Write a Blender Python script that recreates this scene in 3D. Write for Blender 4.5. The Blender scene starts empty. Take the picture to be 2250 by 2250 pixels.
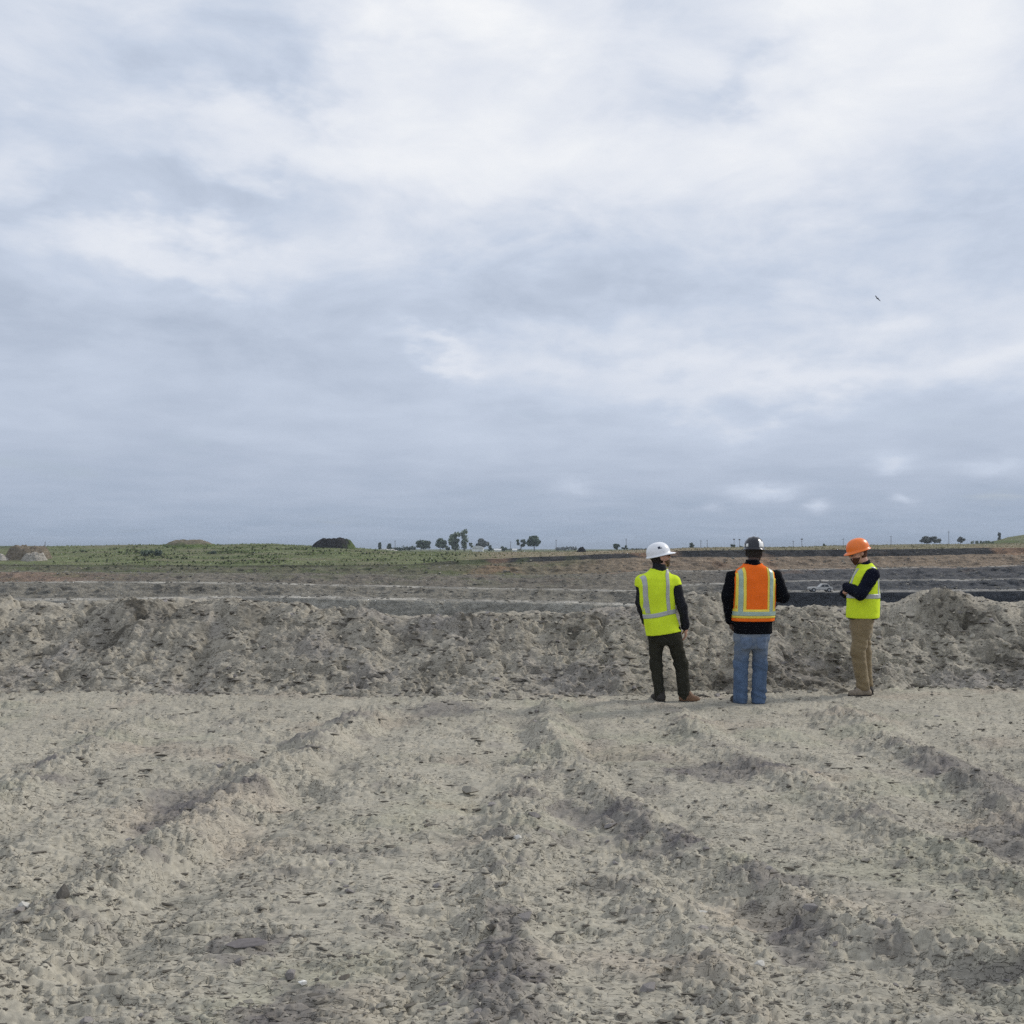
import bpy, bmesh, math, random
import numpy as np
from mathutils import Vector, Matrix

# ------------------------------------------------------------------ camera, sky, sun, exposure
random.seed(7)
rng = np.random.default_rng(11)
sc = bpy.context.scene
COL = sc.collection
R = math.radians
F = 2250.0            # focal length in photo pixels (photo is 2250 wide)
HOR = 1206.0          # photo row of the eye-level horizon
EYE = 1.72
TAU = math.atan((HOR - 1125.0) / F)

cam_d = bpy.data.cameras.new('camera')
cam = bpy.data.objects.new('camera', cam_d)
COL.objects.link(cam)
cam.location = (0, 0, EYE)
cam.rotation_euler = (math.pi / 2 + TAU, 0, 0)
cam_d.sensor_width = 36.0
cam_d.lens = 36.0
cam_d.clip_start = 0.1
cam_d.clip_end = 30000
sc.camera = cam

SUN_AZ = R(66)        # measured from +Y (view direction) towards +X (right)
SUN_EL = R(34)
sun_d = bpy.data.lights.new('sun', 'SUN')
sun_d.energy = 1.5
sun_d.angle = R(10)
sun_d.color = (1.0, 0.955, 0.89)
sun = bpy.data.objects.new('sun', sun_d)
COL.objects.link(sun)
sdir = Vector((math.sin(SUN_AZ) * math.cos(SUN_EL), math.cos(SUN_AZ) * math.cos(SUN_EL), math.sin(SUN_EL)))
sun.rotation_euler = sdir.to_track_quat('Z', 'Y').to_euler()

sc.view_settings.view_transform = 'Standard'
sc.view_settings.look = 'None'
sc.view_settings.exposure = 0.62
sc.view_settings.gamma = 1.0
sc.view_settings.use_curve_mapping = False
sc.render.engine = 'CYCLES'
sc.cycles.max_bounces = 4
sc.cycles.diffuse_bounces = 2
sc.cycles.glossy_bounces = 2
sc.cycles.use_denoising = False


class NT:
    """small helper to write node maths"""
    def __init__(s, tree):
        s.t = tree
        s.n = tree.nodes
        s.l = tree.links

    def node(s, typ, **kw):
        n = s.n.new(typ)
        for k, v in kw.items():
            setattr(n, k, v)
        return n

    def put(s, sock, v):
        if isinstance(v, bpy.types.NodeSocket):
            s.l.new(v, sock)
        else:
            sock.default_value = v

    def m(s, op, a, b=None, c=None, clamp=False):
        n = s.n.new('ShaderNodeMath')
        n.operation = op
        n.use_clamp = clamp
        s.put(n.inputs[0], a)
        if b is not None:
            s.put(n.inputs[1], b)
        if c is not None:
            s.put(n.inputs[2], c)
        return n.outputs[0]

    def noise(s, vec, scale, detail=4, rough=0.5, lac=2.0, dist=0.0, out='Fac'):
        n = s.n.new('ShaderNodeTexNoise')
        if vec is not None:
            s.l.new(vec, n.inputs['Vector'])
        n.inputs['Scale'].default_value = scale
        n.inputs['Detail'].default_value = detail
        n.inputs['Roughness'].default_value = rough
        n.inputs['Lacunarity'].default_value = lac
        n.inputs['Distortion'].default_value = dist
        return n.outputs[out]

    def mixc(s, fac, a, b, blend='MIX'):
        n = s.n.new('ShaderNodeMix')
        n.data_type = 'RGBA'
        n.blend_type = blend
        s.put(n.inputs[0], fac)
        s.put(n.inputs[6], a if isinstance(a, bpy.types.NodeSocket) else (*a, 1))
        s.put(n.inputs[7], b if isinstance(b, bpy.types.NodeSocket) else (*b, 1))
        return n.outputs[2]

    def ramp(s, fac, stops):
        n = s.n.new('ShaderNodeValToRGB')
        s.l.new(fac, n.inputs[0])
        e = n.color_ramp.elements
        while len(e) < len(stops):
            e.new(0.5)
        for i, (p, c) in enumerate(stops):
            e[i].position = p
            e[i].color = (*c, 1)
        return n.outputs[0]

    def mapr(s, v, a, b, c=0.0, d=1.0, smooth=True):
        n = s.n.new('ShaderNodeMapRange')
        n.interpolation_type = 'SMOOTHSTEP' if smooth else 'LINEAR'
        s.put(n.inputs[0], v)
        for i, x in enumerate((a, b, c, d)):
            n.inputs[1 + i].default_value = x
        return n.outputs[0]


def azel(px, py):
    """direction (azimuth, elevation) of a place in the sky"""
    a = (px - 1125) / F
    u = (1125 - py) / F
    y = math.cos(TAU) - u * math.sin(TAU)
    z = u * math.cos(TAU) + math.sin(TAU)
    return math.atan2(a, y), math.atan2(z, math.hypot(a, y))


world = bpy.data.worlds.new('World')
sc.world = world
world.use_nodes = True
world.cycles.sampling_method = 'NONE'
nt = world.node_tree
nt.nodes.clear()
W = NT(nt)
wout = W.node('ShaderNodeOutputWorld')
bg = W.node('ShaderNodeBackground')
bg.inputs[1].default_value = 0.1
W.l.new(bg.outputs[0], wout.inputs[0])
sky = W.node('ShaderNodeTexSky')
sky.sky_type = 'NISHITA'
sky.sun_disc = False
sky.sun_elevation = SUN_EL
sky.sun_rotation = SUN_AZ
sky.air_density = 1.0
sky.dust_density = 1.5
tc = W.node('ShaderNodeTexCoord')
sep = W.node('ShaderNodeSeparateXYZ')
W.l.new(tc.outputs['Generated'], sep.inputs[0])
dx, dy, dz = sep.outputs
dzc = W.m('MAXIMUM', dz, 0.0)
den = W.m('ADD', dzc, 0.10)
comb = W.node('ShaderNodeCombineXYZ')
W.l.new(W.m('DIVIDE', dx, den), comb.inputs[0])
W.l.new(W.m('DIVIDE', dy, den), comb.inputs[1])
comb.inputs[2].default_value = 3.7
plane = comb.outputs[0]
# direction-space coordinates, warped so that cloud outlines are uneven
comb2 = W.node('ShaderNodeCombineXYZ')
W.l.new(dx, comb2.inputs[0])
W.l.new(dy, comb2.inputs[1])
W.l.new(W.m('MULTIPLY', dz, 2.2), comb2.inputs[2])
warp_a = W.noise(comb2.outputs[0], 3.2, 5, 0.55)
comb3 = W.node('ShaderNodeVectorMath')
comb3.operation = 'ADD'
W.l.new(comb2.outputs[0], comb3.inputs[0])
comb3.inputs[1].default_value = (5.2, 1.3, 7.7)
warp_e = W.noise(comb3.outputs[0], 4.5, 5, 0.55)
az = W.m('ADD', W.m('ARCTAN2', dx, dy), W.m('MULTIPLY', W.m('SUBTRACT', warp_a, 0.5), 0.34))
el = W.m('ADD', W.m('ARCSINE', dz), W.m('MULTIPLY', W.m('SUBTRACT', warp_e, 0.5), 0.17))
elp = W.m('ARCSINE', dz)
az = W.m('ADD', az, W.m('MULTIPLY', W.m('SUBTRACT', W.noise(comb3.outputs[0], 11, 4, .55), .5), .13))
el = W.m('ADD', el, W.m('MULTIPLY', W.m('SUBTRACT', W.noise(comb2.outputs[0], 13, 4, .55), .5), .10))


def lobe(px, py, wx, wy, amp, a_s=az, e_s=el):
    a0, e0 = azel(px, py)
    u = W.m('MULTIPLY', W.m('SUBTRACT', a_s, a0), F / wx)
    v = W.m('MULTIPLY', W.m('SUBTRACT', e_s, e0), F / wy)
    q = W.m('ADD', W.m('MULTIPLY', u, u), W.m('MULTIPLY', v, v))
    return W.m('MULTIPLY', W.m('EXPONENT', W.m('MULTIPLY', q, -1.0)), amp)


n1 = W.noise(plane, 0.85, 7, 0.52, dist=0.3)
n2 = W.noise(plane, 2.6, 6, 0.55, dist=0.2)
base = W.m('ADD', W.mapr(elp, 0.0, 0.11, 0.05, 0.33, False), W.mapr(elp, 0.11, 0.5, 0.0, 0.17, False))
B = W.m('ADD', base, W.m('MULTIPLY', W.m('SUBTRACT', n1, 0.5), 0.22))
B = W.m('ADD', B, W.m('MULTIPLY', W.m('SUBTRACT', n2, 0.5), 0.16))
n3 = W.noise(comb2.outputs[0], 7.0, 5, 0.6, dist=0.4)
B = W.m('ADD', B, W.m('MULTIPLY', W.m('MULTIPLY', W.m('SUBTRACT', n3, 0.5), 0.58), W.mapr(elp, 0.08, 0.3, .25, 1.0)))
LOBES = [(1900, 760, 800, 130, .10), (1650, 300, 800, 260, .05), (960, 70, 190, 130, .34), (1740, 350, 230, 150, .24), (1820, 40, 200, 120, .24), (2180, 90, 200, 200, .22),
         (640, 290, 300, 90, .18), (1050, 380, 330, 110, .18), (400, 545, 320, 70, .20), (1030, 780, 120, 32, .20),
         (1750, 810, 620, 55, .16), (1320, 250, 330, 170, .10), (20, 300, 70, 60, .12),
         (1260, 640, 300, 80, -.10), (430, 60, 200, 120, -.16), (760, 170, 260, 60, -.16), (1500, 210, 260, 50, -.12), (560, 400, 260, 35, -.08), (2140, 560, 330, 50, -.07),
         (330, 430, 260, 40, -.09), (200, 740, 420, 45, -.07), (150, 600, 330, 40, -.07), (720, 830, 330, 60, -.07),
         (1660, 620, 420, 60, -.04), (1640, 190, 160, 40, -.10), (100, 420, 110, 70, -.08)]
for q in LOBES:
    B = W.m('ADD', B, lobe(*q))
small = None
el_s = W.m('ADD', elp, W.m('MULTIPLY', W.m('SUBTRACT', W.noise(comb2.outputs[0], 26, 4, 0.55), 0.5), 0.022))
az_s = W.m('ADD', W.m('ARCTAN2', dx, dy), W.m('MULTIPLY', W.m('SUBTRACT', W.noise(comb3.outputs[0], 26, 4, 0.55), 0.5), 0.03))
for q in [(1265, 1080, 55, 16, .16), (1680, 1080, 75, 16, .26), (1795, 1115, 20, 12, .26), (1995, 1100, 24, 10, .24),
          (2185, 1028, 52, 15, .15), (1965, 1022, 36, 14, .18), (1555, 1108, 26, 9, .14)]:
    B = W.m('ADD', B, lobe(*q, az_s, el_s))
Bc = W.m('ADD', B, 0.02, clamp=True)
# cloud tone: blue-grey where thick and low, white where thin and high (values are x10 because strength is 0.1)
k = 6.5
cl = W.ramp(Bc, [(0.0, (.315, .385, .50)), (0.10, (.355, .428, .545)), (0.26, (.455, .522, .642)), (0.42, (.570, .640, .765)),
                 (0.62, (.745, .785, .865)), (0.84, (.88, .90, .935)), (1.0, (.97, .975, .98))])
mulc = W.node('ShaderNodeVectorMath')
mulc.operation = 'SCALE'
W.l.new(cl, mulc.inputs[0])
mulc.inputs['Scale'].default_value = k
cover = W.mapr(n1, 0.18, 0.40, 0.82, 1.0)
skycol = W.mixc(cover, sky.outputs[0], mulc.outputs[0])
W.l.new(skycol, bg.inputs[0])


def pt(px, py, d):
    """world point seen at photo pixel (px, py) when it stands d metres ahead"""
    a = (px - 1125) / F
    u = (1125 - py) / F
    y = math.cos(TAU) - u * math.sin(TAU)
    z = u * math.cos(TAU) + math.sin(TAU)
    return Vector((a * d / y, d, EYE + z * d / y))


def gpt(px, py):
    """point of the flat near ground (z = 0) seen at a photo pixel"""
    u = (1125 - py) / F
    y = math.cos(TAU) - u * math.sin(TAU)
    z = u * math.cos(TAU) + math.sin(TAU)
    d = -EYE * y / z
    return ((px - 1125) / F * d / y, d)


# ------------------------------------------------------------------ numpy noise
_pg = np.random.default_rng(3)
PERM = np.concatenate([_pg.permutation(512)] * 3).astype(np.int32)
_ang = _pg.uniform(0, 2 * np.pi, 512)
G2 = np.stack([np.cos(_ang), np.sin(_ang)], 1)
_g3 = _pg.normal(size=(512, 3))
G3 = _g3 / np.linalg.norm(_g3, axis=1)[:, None]


def _fade(t):
    return t * t * t * (t * (t * 6 - 15) + 10)


def chunked(fn):
    """run a noise function over cache-sized pieces"""
    def g(*args, **kw):
        arrs = [q for q in args if isinstance(q, np.ndarray)]
        rest = [q for q in args if not isinstance(q, np.ndarray)]
        sh = np.broadcast_shapes(*[q.shape for q in arrs])
        fl = [np.broadcast_to(q, sh).reshape(-1) for q in arrs]
        n = fl[0].size
        if n <= 12000:
            res = fn(*fl, *rest, **kw)
            return tuple(q.reshape(sh) for q in res) if isinstance(res, tuple) else res.reshape(sh)
        outs = None
        for i in range(0, n, 12000):
            res = fn(*[q[i:i + 12000] for q in fl], *rest, **kw)
            rr_ = res if isinstance(res, tuple) else (res,)
            if outs is None:
                outs = [np.empty(n) for _ in rr_]
            for o_, q in zip(outs, rr_):
                o_[i:i + 12000] = q
        outs = [o_.reshape(sh) for o_ in outs]
        return tuple(outs) if len(outs) > 1 else outs[0]
    return g


@chunked
def perlin2(x, y, seed=0):
    xi = np.floor(x).astype(np.int32)
    yi = np.floor(y).astype(np.int32)
    fx, fy = x - xi, y - yi
    u, v = _fade(fx), _fade(fy)
    r = 0
    for ox in (0, 1):
        h1 = PERM[(xi + ox + seed * 37) & 511]
        for oy in (0, 1):
            g = G2[PERM[h1 + ((yi + oy) & 511)] & 511]
            d = g[..., 0] * (fx - ox) + g[..., 1] * (fy - oy)
            r = r + d * (u if ox else 1 - u) * (v if oy else 1 - v)
    return r * 1.45


@chunked
def perlin3(x, y, z, seed=0):
    xi, yi, zi = (np.floor(q).astype(np.int32) for q in (x, y, z))
    fx, fy, fz = x - xi, y - yi, z - zi
    u, v, w = _fade(fx), _fade(fy), _fade(fz)
    r = 0
    for ox in (0, 1):
        h1 = PERM[(xi + ox + seed * 37) & 511]
        for oy in (0, 1):
            h2 = PERM[h1 + ((yi + oy) & 511)]
            for oz in (0, 1):
                g = G3[PERM[(h2 & 511) + ((zi + oz) & 511)] & 511]
                d = g[..., 0] * (fx - ox) + g[..., 1] * (fy - oy) + g[..., 2] * (fz - oz)
                r = r + d * (u if ox else 1 - u) * (v if oy else 1 - v) * (w if oz else 1 - w)
    return r * 1.4


def fbm(x, y, oct=4, seed=0, gain=0.5):
    a, s, t = 1.0, 0, 0
    for o in range(oct):
        s = s + a * perlin2(x * 2 ** o, y * 2 ** o, seed + o)
        t += a
        a *= gain
    return s / t * 1.4


@chunked
def worley(x, y, seed=0):
    """distance to the nearest and second nearest feature point, and a random value per cell"""
    xi = np.floor(x).astype(np.int32)
    yi = np.floor(y).astype(np.int32)
    f1 = np.full(x.shape, 9.0)
    f2 = np.full(x.shape, 9.0)
    cid = np.zeros(x.shape)
    for ox in (-1, 0, 1):
        for oy in (-1, 0, 1):
            h = PERM[PERM[(xi + ox + seed * 53) & 511] + ((yi + oy) & 511)] & 511
            px = xi + ox + (PERM[h] & 511) / 511.0
            py = yi + oy + (PERM[h + 7] & 511) / 511.0
            d = np.hypot(px - x, py - y)
            near = d < f1
            f2 = np.where(near, f1, np.minimum(f2, d))
            cid = np.where(near, (PERM[h + 31] & 511) / 511.0, cid)
            f1 = np.where(near, d, f1)
    return f1, f2, cid


def dome(f, r_):
    return np.sqrt(np.clip(1 - (f / r_) ** 2, 0, 1))


def sstep(a, b, x):
    t = np.clip((x - a) / (b - a), 0, 1)
    return t * t * (3 - 2 * t)


# ------------------------------------------------------------------ mesh helpers
def mesh_arrays(name, V, Fq, smooth=True, col=None):
    """V (n,3), Fq (m,4) or (m,3) index array -> mesh datablock"""
    V = np.ascontiguousarray(V, dtype=np.float32)
    Fq = np.ascontiguousarray(Fq, dtype=np.int32)
    k = Fq.shape[1]
    me = bpy.data.meshes.new(name)
    me.vertices.add(len(V))
    me.vertices.foreach_set('co', V.ravel())
    me.loops.add(Fq.size)
    me.loops.foreach_set('vertex_index', Fq.ravel())
    me.polygons.add(len(Fq))
    me.polygons.foreach_set('loop_start', np.arange(0, Fq.size, k, dtype=np.int32))
    me.polygons.foreach_set('use_smooth', np.full(len(Fq), smooth))
    if col is not None:
        at = me.attributes.new('Col', 'FLOAT_COLOR', 'POINT')
        c = np.ones((len(V), 4), np.float32)
        c[:, :3] = col
        at.data.foreach_set('color', c.ravel())
    me.update(calc_edges=True)
    me.validate()
    return me


def grid_faces(nr, nc):
    i = np.arange(nr - 1)[:, None] * nc + np.arange(nc - 1)[None, :]
    return np.stack([i, i + 1, i + 1 + nc, i + nc], -1).reshape(-1, 4)


def link(name, me, mat=None, parent=None, loc=None):
    o = bpy.data.objects.new(name, me)
    COL.objects.link(o)
    if mat is not None and me is not None and len(me.materials) == 0:
        me.materials.append(mat)
    if parent is not None:
        o.parent = parent
    if loc is not None:
        o.location = loc
    return o


def tag(o, label=None, cat=None, group=None, kind=None):
    for k_, v_ in (('label', label), ('category', cat), ('group', group), ('kind', kind)):
        if v_:
            o[k_] = v_
    return o


def bm_mesh(name, bm, smooth=False):
    me = bpy.data.meshes.new(name)
    bm.normal_update()
    bm.to_mesh(me)
    bm.free()
    if smooth:
        me.polygons.foreach_set('use_smooth', np.full(len(me.polygons), True))
    return me


def bm_box(bm, lo, hi):
    vs = [bm.verts.new((x, y, z)) for x in (lo[0], hi[0]) for y in (lo[1], hi[1]) for z in (lo[2], hi[2])]
    for f in ((0, 1, 3, 2), (4, 6, 7, 5), (0, 4, 5, 1), (2, 3, 7, 6), (0, 2, 6, 4), (1, 5, 7, 3)):
        bm.faces.new([vs[i] for i in f])


def bm_tube(bm, pts, rads, n=8, cap=True):
    pts = [Vector(p) for p in pts]
    rings = []
    for i, p in enumerate(pts):
        t = (pts[min(i + 1, len(pts) - 1)] - pts[max(i - 1, 0)]).normalized()
        a = t.orthogonal().normalized() if abs(t.z) < 0.95 else Vector((1, 0, 0))
        a = (a - t * a.dot(t)).normalized()
        b = t.cross(a)
        rings.append([bm.verts.new(p + (a * math.cos(2 * math.pi * j / n) + b * math.sin(2 * math.pi * j / n)) * rads[i]) for j in range(n)])
    for r0, r1 in zip(rings, rings[1:]):
        for j in range(n):
            bm.faces.new((r0[j], r0[(j + 1) % n], r1[(j + 1) % n], r1[j]))
    if cap:
        bm.faces.new(rings[0][::-1])
        bm.faces.new(rings[-1])


# ------------------------------------------------------------------ materials
MATS = {}


def mat(name, col, rough=0.8, spec=0.3, noise=None, bump=None, metallic=0.0, attr=False, sheen=0.0, coord='Object'):
    """noise = [(scale, amount)], bump = [(scale, strength, distance)]"""
    m = bpy.data.materials.new(name)
    m.use_nodes = True
    t = NT(m.node_tree)
    b = m.node_tree.nodes['Principled BSDF']
    b.inputs['Roughness'].default_value = rough
    b.inputs['Specular IOR Level'].default_value = spec
    b.inputs['Metallic'].default_value = metallic
    if sheen:
        b.inputs['Sheen Weight'].default_value = sheen
    c = t.node('ShaderNodeTexCoord')
    vec = c.outputs[coord]
    if attr:
        a = t.node('ShaderNodeAttribute')
        a.attribute_name = 'Col'
        color = a.outputs['Color']
    else:
        rgb = t.node('ShaderNodeRGB')
        rgb.outputs[0].default_value = (*col, 1)
        color = rgb.outputs[0]
    for (s, amt) in (noise or []):
        f = t.noise(vec, s, 3, 0.6)
        g = t.mapr(f, 0.28, 0.72, 1 - amt, 1 + amt, False)
        sc_ = t.node('ShaderNodeVectorMath')
        sc_.operation = 'SCALE'
        t.l.new(color, sc_.inputs[0])
        t.l.new(g, sc_.inputs['Scale'])
        color = sc_.outputs[0]
    t.l.new(color, b.inputs['Base Color'])
    prev = None
    for (s, st, ds) in (bump or []):
        f = t.noise(vec, s, 3, 0.7)
        bn = t.node('ShaderNodeBump')
        bn.inputs['Strength'].default_value = st
        bn.inputs['Distance'].default_value = ds
        t.l.new(f, bn.inputs['Height'])
        if prev is not None:
            t.l.new(prev, bn.inputs['Normal'])
        prev = bn.outputs[0]
    if prev is not None:
        t.l.new(prev, b.inputs['Normal'])
    MATS[name] = m
    return m


M_soil = mat('soil', (0, 0, 0), 0.95, 0.10, noise=[(38.0, .20)], bump=[(150, .7, .003)], attr=True)
_t = NT(M_soil.node_tree)
_b = M_soil.node_tree.nodes['Principled BSDF']
_tc = _t.node('ShaderNodeTexCoord')
_mp = _t.node('ShaderNodeMapping')
_mp.inputs['Scale'].default_value = (9.0, 26.0, 26.0)
_t.l.new(_tc.outputs['Object'], _mp.inputs[0])
_n = _t.noise(_mp.outputs[0], 1.0, 3, .55, dist=.4)
_msk = _t.mapr(_t.noise(_tc.outputs['Object'], 2.6, 3, .6), .34, .52)
_h = _t.m('MULTIPLY', _t.m('ADD', _t.mapr(_n, .53, .57), _t.m('MULTIPLY', _t.mapr(_n, .36, .39), .6)), _msk)
_bn = _t.node('ShaderNodeBump')
_bn.inputs['Strength'].default_value = 1.0
_bn.inputs['Distance'].default_value = .012
_t.l.new(_h, _bn.inputs['Height'])
_old = _b.inputs['Normal'].links[0].from_socket
_t.l.new(_old, _bn.inputs['Normal'])
_t.l.new(_bn.outputs[0], _b.inputs['Normal'])
M_pit = mat('pit_soil', (0, 0, 0), 0.95, 0.08, noise=[(1.1, .34)], bump=[(1.3, 1.0, .8)], attr=True)


def mat_clod(name, c0, c1, sat=1):
    m = bpy.data.materials.new(name)
    m.use_nodes = True
    t = NT(m.node_tree)
    b = m.node_tree.nodes['Principled BSDF']
    b.inputs['Roughness'].default_value = 0.95
    b.inputs['Specular IOR Level'].default_value = 0.1
    oi = t.node('ShaderNodeObjectInfo')
    c = t.node('ShaderNodeTexCoord')
    f = t.noise(c.outputs['Object'], 3.0, 5, 0.6)
    fac = t.m('ADD', t.m('MULTIPLY', oi.outputs['Random'], 0.7), t.m('MULTIPLY', f, 0.5), clamp=True)
    t.l.new(t.mixc(fac, c0, c1), b.inputs['Base Color'])
    bn = t.node('ShaderNodeBump')
    bn.inputs['Strength'].default_value = 0.9
    bn.inputs['Distance'].default_value = 0.005
    t.l.new(t.noise(c.outputs['Object'], 5.0, 6, 0.65), bn.inputs['Height'])
    t.l.new(bn.outputs[0], b.inputs['Normal'])
    return m


M_clod = mat_clod('clod_soil', (.37, .343, .285), (.25, .23, .195))
M_clay = mat_clod('clod_clay', (.30, .278, .262), (.215, .198, .185))
M_flake = mat_clod('flake_shade', (.25, .228, .192), (.135, .122, .102))  # darker than the soil: crevice shade put into the flake colour
M_damp_shade = mat_clod('clod_damp_shade', (.20, .182, .155), (.10, .09, .076))  # moist soil on the clods; on the crumbs this tone paints crevice shade
M_stone = mat('white_stone', (.78, .76, .70), .7, .3, noise=[(20, .1)], bump=[(3, .4, .001)])
M_stoneg = mat('pale_stone', (.5, .48, .43), .8, .3, noise=[(3, .12)], bump=[(3, .4, .001)])

# ------------------------------------------------------------------ near ground
PEOPLE = [(gpt(1481, 1541)), (gpt(1646, 1545)), (gpt(1902, 1526))]


def poly_dist(x, y, P):
    """signed-less distance to a polyline and position along it"""
    best = np.full(x.shape, 99.0)
    side = np.zeros(x.shape)
    for (x0, y0), (x1, y1) in zip(P, P[1:]):
        dx_, dy_ = x1 - x0, y1 - y0
        L2 = dx_ * dx_ + dy_ * dy_
        t = np.clip(((x - x0) * dx_ + (y - y0) * dy_) / L2, 0, 1)
        ex, ey = x - x0 - t * dx_, y - y0 - t * dy_
        d = np.hypot(ex, ey)
        s = (ex * dy_ - ey * dx_) / math.sqrt(L2)
        side = np.where(d < best, np.sign(s), side)
        best = np.minimum(best, d)
    return best, side


RIDGES = [  # photo pixels along each rut ridge, height, width
    ([(-120, 2220), (0, 2130), (120, 2030), (330, 1890), (540, 1740), (700, 1640), (820, 1570)], .105, .20),
    ([(1090, 2330), (1080, 2240), (1090, 2000), (1125, 1800), (1190, 1640), (1205, 1560)], .042, .17),
    ([(2500, 2250), (2250, 2160), (1900, 2070), (1720, 1990), (1450, 1850), (1270, 1720), (1215, 1620), (1190, 1560)], .075, .15),
    ([(2500, 2060), (2250, 1960), (1980, 1840), (1780, 1740), (1560, 1640), (1480, 1570)], .050, .16),
    ([(2450, 1920), (2250, 1800), (2100, 1710), (1930, 1620), (1850, 1570)], .080, .22),
    ([(-200, 1880), (0, 1760), (130, 1680), (330, 1580)], .055, .18),
    ([(1700, 2330), (1560, 2130), (1440, 1990), (1380, 1880)], .035, .14),
    ([(500, 1690), (640, 1700), (760, 1740), (900, 1720)], .05, .14),
    ([(560, 1610), (680, 1640), (790, 1610)], .035, .10),
]
RIDGES = [([gpt(*p) for p in P], h, w) for P, h, w in RIDGES]
CLAY = [  # purple-grey clay patches: photo pixel, radius in metres
    (430, 1750, .42), (370, 1800, .26), (1110, 2050, .22), (1120, 2150, .26), (1100, 2230, .24), (1330, 1800, .28), (1400, 1830, .22),
    (1500, 1870, .2), (2080, 1690, .42), (2200, 1740, .5), (2230, 1850, .45), (980, 1560, .5), (760, 1590, .3), (540, 2090, .16),
    (1560, 1700, .4), (1660, 1690, .35), (1780, 2070, .2), (1700, 1950, .25), (640, 2230, .25), (1240, 1780, .2)]
CLAY = [(*gpt(a, b), r) for a, b, r in CLAY]


def ground_fields(x, y):
    h = 0.024 * fbm(x / 1.6, y / 1.6, 3, 1)
    # worked surface: flat smears with small broken scarps
    s1 = fbm(x / 0.62 + 0.15 * y, y / 0.30, 4, 5)
    h = h + 0.012 * sstep(-0.03, 0.03, s1) + 0.010 * sstep(0.22, 0.25, s1) - 0.010 * sstep(0.26, 0.30, -s1)
    s2 = fbm(x / 0.26, y / 0.085, 3, 9)
    h = h + 0.015 * sstep(0.05, 0.12, s2) * (0.4 + sstep(-.2, .4, fbm(x / 1.1, y / 1.1, 2, 14)))
    h = h + 0.004 * fbm(x / 0.11, y / 0.08, 3, 17)
    # torn cracks running across the tracks
    gr = fbm(x / 0.34 + .2 * fbm(x / .3, y / .3, 2, 19), y / 0.085, 3, 18)
    gm = sstep(-.05, .25, fbm(x / .75, y / .45, 3, 24))
    h = h - 0.020 * gm * np.clip(1 - np.abs(gr - .14) / .045, 0, 1) + 0.012 * gm * sstep(.14, .19, gr)
    # grouser bars of the tracked machine between the ruts
    band = sstep(-2.0, -1.7, x) * (1 - sstep(-.35, -.1, x)) + sstep(.55, .9, x - (7 - y) * .12) * (1 - sstep(1.7, 2.0, x - (7 - y) * .12))
    ph = y / 0.235 + 0.35 * fbm(x / .9, y / .9, 2, 22)
    bar = np.abs((ph % 1.0) - 0.5) * 2
    h = h + 0.013 * band * sstep(.5, .72, bar) * sstep(-.25, .2, fbm(x / .6, y / .5, 2, 23))
    w1, w2, wc = worley(x / .21 + .35 * fbm(x / .2, y / .2, 2, 27), y / .085 + .2 * fbm(x / .15, y / .1, 2, 28), 31)
    pm = sstep(-.15, .25, fbm(x / .9, y / .6, 3, 33))
    h = h - pm * .020 * np.clip(1 - (w2 - w1) / .07, 0, 1) * sstep(.3, .6, wc) + pm * .012 * (wc - .5)
    rough = np.zeros(x.shape)
    wxx = x + 0.10 * fbm(x / .5, y / .5, 3, 30)
    wyy = y + 0.10 * fbm(x / .5, y / .5, 3, 50)
    mod = 0.80 + 0.55 * fbm(x / .55, y / .55, 3, 70)
    for i, (P, hh, w) in enumerate(RIDGES):
        d, sd = poly_dist(wxx, wyy, P)
        ww = np.where(sd > 0, w * 1.6, w * 0.7)
        prof = np.exp(-(d / ww) ** 2 * 1.4)
        h = h + 0.92 * hh * prof * np.clip(mod, 0.25, 1.5)
        rough = np.maximum(rough, np.exp(-(d / (w * 1.7)) ** 2) * np.clip(mod + .2, .2, 1.2))
        # shallow trough beside the ridge
        h = h - 0.45 * hh * np.exp(-((d - 2.0 * w) / (w * .9)) ** 2)
    f1, f2, c = worley(x / 0.075, y / 0.07, 3)
    g1, g2, c2 = worley(x / 0.038, y / 0.036, 6)
    lump = np.where(c > .35, dome(f1, .30 + .25 * c), 0) * (.3 + c) * .021 + np.where(c2 > .45, dome(g1, .28 + .25 * c2), 0) * c2 * .013
    patch = sstep(.10, .45, fbm(x / .8, y / .5, 3, 90))
    h = h + lump * np.clip(rough * 1.15 + 0.09 * patch, 0, 1.3)
    # stray lumps everywhere
    q1, q2, qc = worley(x / 0.17, y / 0.17, 12)
    h = h + np.where(qc > .86, dome(q1, .20) * .020, 0) + np.where(c2 > .90, dome(g1, .34) * .010, 0)
    return h, rough, patch


def feet_flat(x, y, h):
    for (fx, fy) in PEOPLE:
        m_ = np.exp(-(((x - fx) / .30) ** 2 + ((y - fy) / .26) ** 2) ** 2)
        h = h * (1 - m_) + (.15 * h - .002) * m_
    return h


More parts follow.
